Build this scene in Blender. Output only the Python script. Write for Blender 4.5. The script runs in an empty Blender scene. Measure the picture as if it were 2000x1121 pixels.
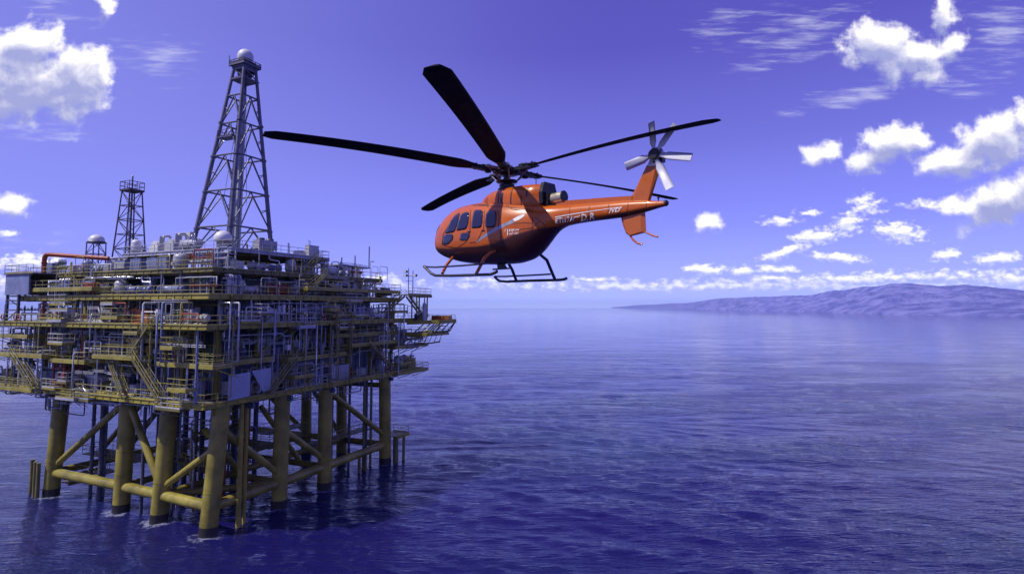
import bpy, math, random
from mathutils import Vector, Matrix, noise as mnoise
R = math.radians
sc = bpy.context.scene
COL = sc.collection
rng = random.Random(7)

# ------------------------------------------------------------------ camera model (metres; y looks out to sea)
F, CY, EYE = 1100.0, 523.1, 25.0
PC, PS = math.cos(R(4)), math.sin(R(4))
def ray(px, py):
    t = (CY - py) / F
    z = (PS + t * PC) / (PC - t * PS)
    return Vector(((px - 1000) / F * (PC + z * PS), 1.0, z))
def at_depth(px, py, y):
    d = ray(px, py) * y
    return Vector((d.x, y, d.z + EYE))
def at_height(px, py, z):
    d = ray(px, py)
    k = (z - EYE) / d.z
    return Vector((d.x * k, k, z))

cam_data = bpy.data.cameras.new('camera')
cam = bpy.data.objects.new('camera', cam_data)
COL.objects.link(cam)
cam.location = (0, 0, EYE)
cam.rotation_euler = (R(94), 0, 0)
cam_data.sensor_width = 36
cam_data.lens = F / 2000 * 36
cam_data.shift_y = -37.4 / 2000
cam_data.clip_start = 0.3
cam_data.clip_end = 60000
sc.camera = cam

# ------------------------------------------------------------------ mesh building
class MB:
    def __init__(s):
        s.v, s.f, s.sm = [], [], []
    def add(s, vs, fs, smooth=False):
        o = len(s.v)
        s.v.extend(vs)
        for f in fs:
            s.f.append([i + o for i in f]); s.sm.append(smooth)
        return s
    def box(s, x0, y0, z0, x1, y1, z1):
        vs = [(x, y, z) for z in (z0, z1) for y in (y0, y1) for x in (x0, x1)]
        return s.add(vs, [(0, 2, 3, 1), (4, 5, 7, 6), (0, 1, 5, 4), (2, 6, 7, 3), (0, 4, 6, 2), (1, 3, 7, 5)])
    def beam(s, p, q, w, h=None, up=(0, 0, 1)):
        p, q = Vector(p), Vector(q); h = h or w
        d = (q - p).normalized(); u = Vector(up)
        if abs(d.dot(u)) > .98: u = Vector((1, 0, 0))
        a = d.cross(u).normalized() * (w / 2); b = a.cross(d).normalized() * (h / 2)
        vs = [tuple(c + i * a + j * b) for c in (p, q) for j in (-1, 1) for i in (-1, 1)]
        return s.add(vs, [(0, 2, 3, 1), (4, 5, 7, 6), (0, 1, 5, 4), (2, 6, 7, 3), (0, 4, 6, 2), (1, 3, 7, 5)])
    def rod(s, p, q, r, n=8, r2=None, caps=True):
        p, q = Vector(p), Vector(q)
        d = q - p
        if d.length < 1e-6: return s
        d.normalize()
        u = Vector((0, 0, 1)) if abs(d.z) < .9 else Vector((1, 0, 0))
        a = d.cross(u).normalized(); b = d.cross(a)
        r2 = r if r2 is None else r2
        vs = []
        for c, rr in ((p, r), (q, r2)):
            for i in range(n):
                t = 2 * math.pi * i / n
                vs.append(tuple(c + rr * (math.cos(t) * a + math.sin(t) * b)))
        s.add(vs, [(i, n + i, n + (i + 1) % n, (i + 1) % n) for i in range(n)], n > 5)
        if caps:
            s.add(vs, [tuple(range(n)), tuple(range(2 * n - 1, n - 1, -1))])
        return s
    def tube(s, pts, r, n=8, caps=True, radii=None):
        pts = [Vector(p) for p in pts]
        m = len(pts)
        tang = []
        for i in range(m):
            t = Vector((0, 0, 0))
            if i > 0: t += (pts[i] - pts[i - 1]).normalized()
            if i < m - 1: t += (pts[i + 1] - pts[i]).normalized()
            tang.append(t.normalized() if t.length > 1e-6 else Vector((0, 0, 1)))
        u = Vector((0, 0, 1)) if abs(tang[0].z) < .9 else Vector((1, 0, 0))
        a = tang[0].cross(u).normalized()
        vs = []
        for i in range(m):
            a = (a - tang[i] * a.dot(tang[i])).normalized()
            b = tang[i].cross(a)
            k = 1.0
            if 0 < i < m - 1:
                c = max(.5, tang[i].dot((pts[i + 1] - pts[i]).normalized())); k = 1 / c
            rr = r if radii is None else radii[i]
            for j in range(n):
                t = 2 * math.pi * j / n
                vs.append(tuple(pts[i] + rr * (1 if k == 1 else min(k, 1.2)) * (math.cos(t) * a + math.sin(t) * b)))
        fs = [(i * n + j, (i + 1) * n + j, (i + 1) * n + (j + 1) % n, i * n + (j + 1) % n) for i in range(m - 1) for j in range(n)]
        s.add(vs, fs, True)
        if caps:
            s.add(vs[:n] + vs[-n:], [tuple(range(n)), tuple(range(2 * n - 1, n - 1, -1))])
        return s
    def lathe(s, prof, c=(0, 0, 0), n=18, axis='z', smooth=True):
        vs = []
        for (r, z) in prof:
            for i in range(n):
                t = 2 * math.pi * i / n
                x, y = r * math.cos(t), r * math.sin(t)
                p = (x, y, z) if axis == 'z' else ((z, x, y) if axis == 'x' else (y, z, x))
                vs.append((c[0] + p[0], c[1] + p[1], c[2] + p[2]))
        m = len(prof)
        fs = [(i * n + j, i * n + (j + 1) % n, (i + 1) * n + (j + 1) % n, (i + 1) * n + j) for i in range(m - 1) for j in range(n)]
        s.add(vs, fs, smooth)
        return s.add(vs[:n] + vs[-n:], [tuple(range(n - 1, -1, -1)), tuple(range(n, 2 * n))])
    def ball(s, c, r, n=16, squash=1.0, z0=-1.0):
        prof = []
        m = n // 2
        for i in range(m + 1):
            t = math.asin(z0) + (math.pi / 2 - math.asin(z0)) * i / m
            prof.append((max(r * math.cos(t), .002), r * math.sin(t) * squash))
        return s.lathe(prof, c, n)
    def plate(s, poly, d):
        """poly: list of 3D points, extruded by vector d"""
        n = len(poly); d = Vector(d)
        vs = [tuple(p) for p in poly] + [tuple(Vector(p) + d) for p in poly]
        return s.add(vs, [tuple(range(n - 1, -1, -1)), tuple(range(n, 2 * n))] + [(i, (i + 1) % n, n + (i + 1) % n, n + i) for i in range(n)])
    def torus(s, c, r, t, axis='y', n=14, m=6):
        pts = []
        vs = []
        for i in range(n):
            a = 2 * math.pi * i / n
            for j in range(m):
                b = 2 * math.pi * j / m
                x, y, z = (r + t * math.cos(b)) * math.cos(a), (r + t * math.cos(b)) * math.sin(a), t * math.sin(b)
                p = (x, y, z) if axis == 'z' else ((x, z, y) if axis == 'y' else (z, x, y))
                vs.append((c[0] + p[0], c[1] + p[1], c[2] + p[2]))
        fs = [(i * m + j, ((i + 1) % n) * m + j, ((i + 1) % n) * m + (j + 1) % m, i * m + (j + 1) % m) for i in range(n) for j in range(m)]
        return s.add(vs, fs, True)
    def build(s, name, mat, parent=None, recalc=False):
        me = bpy.data.meshes.new(name)
        me.from_pydata([tuple(p) for p in s.v], [], s.f)
        me.polygons.foreach_set('use_smooth', s.sm)
        me.materials.append(mat)
        me.update()
        o = bpy.data.objects.new(name, me)
        COL.objects.link(o)
        if parent is not None: o.parent = parent
        return o

def tag(o, label=None, cat=None, group=None, kind=None):
    if label: o['label'] = label
    if cat: o['category'] = cat
    if group: o['group'] = group
    if kind: o['kind'] = kind
    return o
def thing(name, label, cat, loc=(0, 0, 0), rz=0.0, group=None):
    o = bpy.data.objects.new(name, None)
    COL.objects.link(o)
    o.empty_display_size = .3
    o.location = loc; o.rotation_euler = (0, 0, rz)
    return tag(o, label, cat, group)

# ------------------------------------------------------------------ node helper and materials
class NT:
    def __init__(s, tree): s.t = tree; s.n = tree.nodes; s.l = tree.links
    def new(s, typ, inputs=None, **props):
        n = s.n.new(typ)
        for k, v in props.items(): setattr(n, k, v)
        for k, v in (inputs or {}).items():
            sock = n.inputs[k]
            if hasattr(v, 'is_output') or isinstance(v, bpy.types.NodeSocket): s.l.new(v, sock)
            else: sock.default_value = v
        return n
    def math(s, op, a, b=None, c=None, clamp=False):
        n = s.n.new('ShaderNodeMath'); n.operation = op; n.use_clamp = clamp
        for i, v in enumerate((a, b, c)):
            if v is None: continue
            if isinstance(v, bpy.types.NodeSocket): s.l.new(v, n.inputs[i])
            else: n.inputs[i].default_value = v
        return n.outputs[0]
    def mix(s, fac, a, b, mode='MIX'):
        n = s.n.new('ShaderNodeMix'); n.data_type = 'RGBA'; n.blend_type = mode; n.clamp_factor = True
        for i, v in ((0, fac), (6, a), (7, b)):
            if isinstance(v, bpy.types.NodeSocket): s.l.new(v, n.inputs[i])
            else: n.inputs[i].default_value = v if i == 0 else (tuple(v) + (1,))[:4]
        return n.outputs[2]
    def smooth(s, v, lo, hi, a=0.0, b=1.0):
        n = s.n.new('ShaderNodeMapRange'); n.interpolation_type = 'SMOOTHSTEP'
        s.l.new(v, n.inputs[0])
        for i, x in ((1, lo), (2, hi), (3, a), (4, b)): n.inputs[i].default_value = x
        return n.outputs[0]
    def noise(s, vec, scale, detail=4, rough=.55, dist=0.0, dim='3D', w=None):
        n = s.n.new('ShaderNodeTexNoise'); n.noise_dimensions = dim
        if vec is not None: s.l.new(vec, n.inputs['Vector'])
        n.inputs['Scale'].default_value = scale; n.inputs['Detail'].default_value = detail
        n.inputs['Roughness'].default_value = rough; n.inputs['Distortion'].default_value = dist
        return n.outputs[0]

def newmat(name):
    m = bpy.data.materials.new(name); m.use_nodes = True
    t = NT(m.node_tree); t.n.clear()
    out = t.new('ShaderNodeOutputMaterial')
    b = t.new('ShaderNodeBsdfPrincipled')
    t.l.new(b.outputs[0], out.inputs[0])
    return m, t, b, out

def paint(name, col, rough=.45, metal=0.0, wear=.35, rust=0.0, scale=1.6, rustcol=(.13, .045, .015), coat=0.0, streak=True):
    """weathered paint: broad tone variation, vertical dirt streaks, rust blooms"""
    m, t, b, out = newmat(name)
    tc = t.new('ShaderNodeTexCoord').outputs['Object']
    big = t.noise(tc, scale * .35, 5, .6)
    k = t.smooth(big, .3, .7)
    dark = tuple(c * (1 - wear) for c in col)
    c = t.mix(k, dark, col)
    if streak:
        mp = t.new('ShaderNodeMapping', {'Vector': tc, 'Scale': (3.0, 3.0, .25)})
        st = t.smooth(t.noise(mp.outputs[0], scale * 1.5, 4, .6), .52, .8, 0, wear)
        c = t.mix(st, c, tuple(x * .35 + .01 for x in col))
    if rust > 0:
        rn = t.smooth(t.noise(tc, scale * 2.2, 7, .68), .66 - rust * .3, .8 - rust * .2)
        c = t.mix(rn, c, rustcol)
    t.l.new(c, b.inputs['Base Color'])
    b.inputs['Metallic'].default_value = metal
    rn2 = t.noise(tc, scale * 3, 3)
    t.l.new(t.smooth(rn2, .2, .8, max(rough - .12, .05), min(rough + .15, 1)), b.inputs['Roughness'])
    if coat:
        b.inputs['Coat Weight'].default_value = coat; b.inputs['Coat Roughness'].default_value = .06
    return m

M = {
    'yellow': paint('yellow_steel', (.38, .325, .05), .42, 0, .4, .22),
    'leg': paint('leg_steel', (.36, .305, .05), .36, 0, .55, .26, 1.1),
    'rail': paint('rail_paint', (.40, .36, .12), .4, 0, .3, .1),
    'olive': paint('olive_steel', (.21, .185, .06), .5, 0, .4, .2),
    'deck': paint('deck_plate', (.19, .18, .15), .7, 0, .4, .25),
    'grey': paint('grey_paint', (.46, .47, .52), .4, 0, .35, .12),
    'pale': paint('pale_paint', (.58, .58, .60), .35, 0, .28, .06),
    'white': paint('white_paint', (.78, .78, .78), .3, 0, .22, .05),
    'blue': paint('blue_grey_paint', (.23, .27, .45), .42, 0, .35, .06),
    'dark': paint('dark_paint', (.09, .095, .14), .5, 0, .4, .1),
    'wall': paint('module_wall', (.27, .30, .46), .6, 0, .45, .1, 1.0),
    'galv': paint('galvanised_pipe', (.55, .56, .60), .3, .75, .3, .05),
    'red': paint('red_oxide', (.36, .06, .025), .5, 0, .35, .1),
    'orange': paint('orange_enamel', (.60, .13, .025), .4, 0, .3, .08),
    'derrick': paint('derrick_steel', (.15, .15, .21), .4, .2, .4, .08),
    'lattice': paint('lattice_steel', (.075, .06, .085), .5, .2, .4, .2),
    'radome': paint('radome_shell', (.70, .70, .72), .4, 0, .12, 0, .6),
    'tarp': paint('sheet_cladding', (.42, .46, .56), .5, 0, .2, .05),
    'wet': paint('splash_zone', (.03, .028, .025), .4, 0, .4, .3),
    'green': paint('green_paint', (.10, .17, .06), .5, 0, .3, .05),
    'lamp': paint('lamp_glass', (.7, .7, .66), .15, 0, .05, 0),
}

# ------------------------------------------------------------------ sun, sky and clouds
SUN = Vector((-.58, -.22, .78)).normalized()        # direction towards the sun
sl = bpy.data.lights.new('sun', 'SUN'); sl.energy = 4.2; sl.angle = R(.53); sl.color = (1.0, .95, .86)
so = bpy.data.objects.new('sun', sl); COL.objects.link(so)
so.rotation_euler = SUN.to_track_quat('Z', 'Y').to_euler()

world = bpy.data.worlds.new('World'); sc.world = world; world.use_nodes = True
W = NT(world.node_tree); W.n.clear()
wout = W.new('ShaderNodeOutputWorld')
bg = W.new('ShaderNodeBackground', {'Strength': 1.0})
W.l.new(bg.outputs[0], wout.inputs[0])
dirn = W.new('ShaderNodeTexCoord').outputs['Generated']
sep = W.new('ShaderNodeSeparateXYZ', {0: dirn})
sx, sy, sz = sep.outputs
nish = W.new('ShaderNodeTexSky', sky_type='NISHITA', sun_disc=False)
nish.sun_elevation = math.asin(SUN.z); nish.sun_rotation = math.atan2(SUN.x, SUN.y); nish.altitude = 0; nish.ozone_density = 3.0
nis = W.mix(1.0, nish.outputs[0], (.085, .068, .085), 'MULTIPLY')
ramp = W.new('ShaderNodeValToRGB', {0: sz})
cr = ramp.color_ramp
stops = [(0.0, (.70, .82, 1.55)), (.045, (.44, .52, 1.55)), (.14, (.285, .315, 1.2)), (.27, (.185, .185, .83)), (.42, (.115, .098, .61)), (.75, (.085, .07, .50)), (1.0, (.065, .055, .44))]
while len(cr.elements) < len(stops): cr.elements.new(.5)
for e, (p, c) in zip(cr.elements, stops): e.position = p; e.color = c + (1,)
sky = W.mix(.18, ramp.outputs[0], nis)
# a little brighter towards the left (sunward) part of the sky
lf = W.smooth(sx, -.8, .2, .62, 0)
sky = W.mix(lf, sky, (.29, .32, .93))
clear = sky
# gnomonic chart of the seaward sky: u = x/y, v = z/y
yy = W.math('MAXIMUM', sy, .08)
cu, cv = W.math('DIVIDE', sx, yy), W.math('DIVIDE', sz, yy)
front = W.smooth(sy, .12, .3)
uv = W.new('ShaderNodeCombineXYZ', {0: cu, 1: cv}).outputs[0]
def sky_uv(px, py):
    d = ray(px, py); return d.x, d.z

def cloud_layer(name, blobs, nscale, stretch, amp, puff, warp):
    g = bpy.data.node_groups.new(name, 'ShaderNodeTree')
    g.interface.new_socket('UV', in_out='INPUT', socket_type='NodeSocketVector')
    g.interface.new_socket('Field', in_out='OUTPUT', socket_type='NodeSocketFloat')
    g.interface.new_socket('Body', in_out='OUTPUT', socket_type='NodeSocketFloat')
    T = NT(g)
    gi, go = T.new('NodeGroupInput'), T.new('NodeGroupOutput')
    v = gi.outputs[0]
    wn = T.new('ShaderNodeTexNoise', {'Vector': v, 'Scale': nscale * .45, 'Detail': 3.0})
    wv = T.new('ShaderNodeVectorMath', {0: wn.outputs[1], 1: (.5, .5, .5)}, operation='SUBTRACT')
    ws = T.new('ShaderNodeVectorMath', {0: wv.outputs[0], 'Scale': warp}, operation='SCALE')
    vv = T.new('ShaderNodeVectorMath', {0: v, 1: ws.outputs[0]}, operation='ADD').outputs[0]
    acc = None
    for (px, py, rx, ry, rot, gain) in blobs:
        c = sky_uv(px, py)
        vi = vv
        if acc is not None:                                    # chained, so that the shader compiler handles one puff at a time
            vi = T.new('ShaderNodeVectorMath', {0: acc, 1: (1e-7, 1e-7, 1e-7), 2: vv}, operation='MULTIPLY_ADD').outputs[0]
        mp = T.new('ShaderNodeMapping', {'Vector': vi, 'Location': (c[0], c[1], 0), 'Rotation': (0, 0, R(rot)), 'Scale': (rx / F, ry / F, 1)}, vector_type='TEXTURE')
        sx_ = T.new('ShaderNodeSeparateXYZ', {0: mp.outputs[0]})
        cm = T.new('ShaderNodeCombineXYZ', {0: sx_.outputs[0], 1: sx_.outputs[1]})
        ln = T.new('ShaderNodeVectorMath', {0: cm.outputs[0]}, operation='LENGTH').outputs[1]
        val = T.math('MULTIPLY_ADD', ln, -gain, gain)
        acc = val if acc is None else T.math('MAXIMUM', acc, val)
    acc = T.math('MAXIMUM', acc, -3)
    st = T.new('ShaderNodeMapping', {'Vector': v, 'Scale': (stretch[0], stretch[1], 1), 'Rotation': (0, 0, R(stretch[2]))}, vector_type='POINT')
    nz = T.noise(st.outputs[0], nscale, 10, .60, .1)
    bil = T.math('ABSOLUTE', T.math('MULTIPLY_ADD', T.noise(st.outputs[0], nscale * .9, 5, .5, .2), 2.0, -1.0))
    f = T.math('ADD', acc, T.math('MULTIPLY', T.math('SUBTRACT', nz, .5), amp))
    f = T.math('ADD', f, T.math('MULTIPLY', T.math('SUBTRACT', bil, .22), puff))
    T.l.new(f, go.inputs[0])
    T.l.new(T.math('ADD', acc, T.math('MULTIPLY', T.math('SUBTRACT', nz, .5), amp * .5)), go.inputs[1])
    return g
big = [(55, 158, 178, 84, -8, 1.5), (55, 92, 88, 62, 0, 1.4), (150, 150, 84, 70, -35, 1.4), (20, 205, 140, 44, 0, 1), (205, 15, 20, 26, 0, .7), (25, 402, 48, 24, 0, .9),
       (1718, 88, 84, 54, 0, 1.3), (1790, 104, 66, 50, -10, 1.2), (1735, 135, 36, 42, 20, .9), (1855, 92, 24, 55, -35, .9), (1815, 145, 42, 26, 20, .9), (1842, 22, 30, 42, -10, .8),
       (1745, 284, 72, 42, 12, 1.2), (1705, 306, 62, 30, 10, 1.1), (1608, 298, 40, 24, 0, .8), (1790, 272, 34, 20, 0, 1),
       (1945, 278, 105, 58, 22, 1.3), (1880, 314, 98, 40, 14, 1.2), (2010, 235, 50, 40, 0, 1), (1965, 385, 115, 52, 25, 1.3), (1890, 408, 55, 25, 0, 1), (2030, 345, 60, 40, 0, 1),
       (1380, 440, 32, 22, 35, .9)]
small = [(1655, 438, 44, 24, 25, .9), (1595, 462, 55, 18, 10, .9), (1690, 400, 38, 24, 0, .7), (1758, 453, 58, 24, -8, .9), (1525, 432, 42, 10, 0, .7), (1580, 415, 30, 8, 0, .7), (1820, 400, 60, 10, 0, .5),
         (1535, 492, 72, 11, 18, .9), (1640, 503, 72, 10, -5, .9), (1380, 527, 55, 13, 0, .9), (1450, 527, 32, 11, 0, .8), (1520, 526, 52, 9, 0, .9), (1850, 497, 32, 14, 10, .8), (1950, 503, 60, 13, 8, .9),
         (740, 543, 40, 9, 5, .8), (770, 552, 20, 12, 0, .7), (960, 548, 90, 7, 0, .6), (1170, 545, 60, 6, 0, .8), (1320, 558, 760, 11, 0, .5), (1700, 543, 420, 14, 2, .65), (1980, 545, 80, 16, 0, .8),
         (60, 512, 80, 20, 0, .9), (15, 455, 30, 8, 0, .7), (10, 560, 160, 30, 0, .6), (1500, 545, 60, 9, 0, .7)]
cirr = [(1575, 55, 130, 70, 25, .7), (1400, 50, 75, 40, 20, .7), (1660, 188, 170, 26, 14, .75), (1960, 60, 90, 80, 25, .7), (1480, 110, 70, 50, 20, .55), (300, 115, 110, 60, -10, .55), (70, 255, 130, 22, -8, .65), (100, 20, 90, 30, -15, .45), (1900, 150, 110, 40, 15, .55), (60, 470, 120, 20, 0, .4)]
G1 = cloud_layer('cumulus', big, 22, (1, 1.1, 0), 2.2, .6, .035)
G2 = cloud_layer('far_cumulus', small, 70, (.75, 1.3, 0), 2.3, .5, .012)
G3 = cloud_layer('cirrus', cirr, 26, (.42, 3.0, 18), 2.8, 0, .02)
def grp(g, vec, out=0):
    n = W.n.new('ShaderNodeGroup'); n.node_tree = g; W.l.new(vec, n.inputs[0]); return n.outputs[out]
def offs(dx, dy):
    return W.new('ShaderNodeVectorMath', {0: uv, 1: (dx / F, dy / F, 0)}, operation='ADD').outputs[0]
f3 = W.math('MULTIPLY', W.smooth(grp(G3, uv), .1, 1.1, 0, .5), front)
sky = W.mix(f3, sky, (.80, .82, 1.0))
f2, f2u = grp(G2, uv), grp(G2, offs(2, 9), 1)
fade = W.smooth(cv, .0, .09, .45, .92)                        # the farthest clouds stand deep in the haze
d2 = W.math('MULTIPLY', W.math('MULTIPLY', W.smooth(f2, -.12, .8), fade), front)
c2 = W.mix(W.smooth(f2u, .0, 1.1, 0, .8), (1.5, 1.46, 1.4), (.50, .55, .95))
sky = W.mix(d2, sky, c2)
f1, f1u, b1u = grp(G1, uv), grp(G1, offs(6, 16)), grp(G1, offs(5, 34), 1)
d1 = W.math('MULTIPLY', W.smooth(f1, -.2, .6), front)
relief = W.math('MULTIPLY', W.math('SUBTRACT', f1u, f1), .55)
sh = W.math('ADD', W.smooth(b1u, -.3, .85, 0, .9), relief, clamp=True)
c1 = W.mix(W.math('POWER', sh, .62), (1.42, 1.37, 1.27), (.38, .41, .74))
sky = W.mix(d1, sky, c1)
bg2 = W.new('ShaderNodeBackground', {'Color': clear})
W.l.new(sky, bg.inputs[0])
here = W.math('MULTIPLY', W.math('GREATER_THAN', sy, .12), W.math('LESS_THAN', sz, .62))      # clouds stand over the sea ahead only
ms = W.new('ShaderNodeMixShader', {0: here})
W.l.new(bg2.outputs[0], ms.inputs[1]); W.l.new(bg.outputs[0], ms.inputs[2]); W.l.new(ms.outputs[0], wout.inputs[0])
world.cycles.sampling_method = 'MANUAL'; world.cycles.sample_map_resolution = 512

# ------------------------------------------------------------------ sea
def sea_wash(t, p):
    """thin broken foam washing round the legs of the platform"""
    acc = None
    for (x, y) in LEG_FEET:
        ds = t.new('ShaderNodeVectorMath', {0: p, 1: (x, y, 0)}, operation='DISTANCE').outputs[1]
        acc = ds if acc is None else t.math('MINIMUM', acc, ds)
    nz = t.noise(p, 1.1, 6, .7, .6)
    k = t.smooth(acc, 1.2, 3.4, .62, .30)
    return t.math('MULTIPLY', t.smooth(t.math('ADD', nz, k), 1.02, 1.2), t.smooth(acc, 1.3, 2.8, .35, 0))
_c0 = at_height(425, 1040, 0)
_ua = Vector((math.cos(R(66)), math.sin(R(66)), 0)); _ub = Vector((-_ua.y, _ua.x, 0))
LEG_FEET = [tuple((_c0 + _ua * a_ + _ub * b_)[:2]) for a_, b_ in ((-.9, .3), (8.8, 0), (16.7, 0), (30.6, .2), (-.5, 9.2), (-.2, 16.7), (-.2, 31.4))]
def sea_mat():
    m, t, b, out = newmat('sea_water')
    p = t.new('ShaderNodeNewGeometry').outputs['Position']
    def layer(scale, sxy, rot, detail, rough, dist=0.0):
        mp = t.new('ShaderNodeMapping', {'Vector': p, 'Rotation': (0, 0, R(rot)), 'Scale': (sxy[0], sxy[1], 1)})
        return t.noise(mp.outputs[0], scale, detail, rough, dist)
    def crest(v): return t.math('SUBTRACT', 1.0, t.math('ABSOLUTE', t.math('MULTIPLY_ADD', v, 2.0, -1.0)))
    patch = t.smooth(layer(.012, (.6, 1.3), 12, 3, .5, .6), .36, .62)
    swell = layer(.05, (.40, 1.1), 14, 2, .5)
    chop = crest(layer(.16, (.38, 1.25), -12, 3, .5, .5))
    rip = crest(layer(.75, (.36, 1.3), 16, 4, .55, .4))
    fine = layer(3.2, (.5, 1.2), -6, 3, .6)
    wave = crest(layer(.42, (.30, 1.35), 13, 3, .5, .5))
    rip2 = crest(layer(1.9, (.30, 1.35), 20, 3, .55, .5))
    calm = t.smooth(layer(.03, (.5, 1.5), 8, 3, .55, .5), .35, .65, .40, 1.5)
    h = t.math('MULTIPLY', swell, .14)
    h = t.math('ADD', h, t.math('MULTIPLY', chop, .12))
    s_ = t.math('MULTIPLY', wave, .13)
    s_ = t.math('ADD', s_, t.math('MULTIPLY', rip, .13))
    s_ = t.math('ADD', s_, t.math('MULTIPLY', rip2, .055))
    s_ = t.math('ADD', s_, t.math('MULTIPLY', fine, .02))
    d = t.new('ShaderNodeVectorMath', {0: p}, operation='LENGTH').outputs[1]     # far out the small ripples are finer than the eye resolves
    h = t.math('ADD', h, t.math('MULTIPLY', t.math('MULTIPLY', s_, calm), t.smooth(d, 60, 420, 1.15, .28)))
    h = t.math('MULTIPLY', h, t.smooth(d, 300, 2500, 1, .3))
    bump = t.new('ShaderNodeBump', {'Height': h, 'Strength': 1.0, 'Distance': 1.0})
    t.l.new(bump.outputs[0], b.inputs['Normal'])
    col = t.mix(t.smooth(layer(.022, (.7, 1.2), 30, 3, .5), .4, .68), (.009, .007, .080), (.012, .022, .074))
    foam = t.math('MULTIPLY', t.smooth(layer(.9, (.22, 1.4), -12, 6, .7, .8), .74, .80), t.smooth(swell, .52, .62))
    col = t.mix(t.math('MULTIPLY', foam, .5), col, (.7, .72, .8))
    wash = sea_wash(t, p)
    col = t.mix(wash, col, (.62, .66, .74))
    t.l.new(col, b.inputs['Base Color'])
    b.inputs['Roughness'].default_value = .045
    b.inputs['IOR'].default_value = 1.33
    return m
import numpy as np
def sea_mesh():
    rad = [0.0, 12, 24, 34]
    while rad[-1] < 950: rad.append(rad[-1] * 1.0058)
    while rad[-1] < 15000: rad.append(rad[-1] * 1.25)
    rad[-1] = 15000
    ang = [90 - 58 + i * .23 for i in range(int(116 / .23) + 1)]
    while ang[-1] < 90 - 58 + 360 - 4: ang.append(ang[-1] + 4)
    A = np.radians(np.array(ang)); Rr = np.array(rad[1:])
    X = Rr[:, None] * np.cos(A)[None, :]; Y = Rr[:, None] * np.sin(A)[None, :]
    D = Rr[:, None] + 0 * X
    Z = np.zeros_like(X); g = np.random.default_rng(4)
    n = 84
    lam = np.geomspace(.75, 18, n)
    for L in lam:
        th = math.radians(-104) + g.normal(0, .38)            # travel towards the viewer, crests lying roughly along x
        k = 2 * math.pi / L; ph = g.uniform(0, 6.283)
        amp = .0060 * L * (1 if L < 2.6 else (2.6 / L) ** 1.15)
        lod = np.clip((L / (.017 * D) - 1), 0, 1) * np.clip((900 - D) / 300, 0, 1)
        Z += amp * lod * np.cos(k * (X * math.cos(th) + Y * math.sin(th)) + ph)
    gust = .72 + .28 * np.sin(X / 31 + 1.2 * np.sin(Y / 47)) * np.sin(Y / 39 + .8 * np.sin(X / 53 + 1))
    Z *= gust
    Z += .35 * np.clip(Z, 0, None) ** 2                      # sharper crests than troughs
    m, c = X.shape
    vs = [(0, 0, 0)] + list(zip(X.ravel().tolist(), Y.ravel().tolist(), Z.ravel().tolist()))
    fs = [(0, 1 + j, 1 + (j + 1) % c) for j in range(c)]
    I = np.arange((m - 1) * c).reshape(m - 1, c) + 1; J = np.roll(I, -1, axis=1)
    fs += np.stack([I, I + c, J + c, J], -1).reshape(-1, 4).tolist()
    mb = MB(); mb.v = vs; mb.f = fs; mb.sm = [True] * len(fs)
    return mb
sea = sea_mesh()
tag(sea.build('sea', sea_mat()), 'deep violet blue open sea with small wind waves', 'sea', kind='structure')

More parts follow.
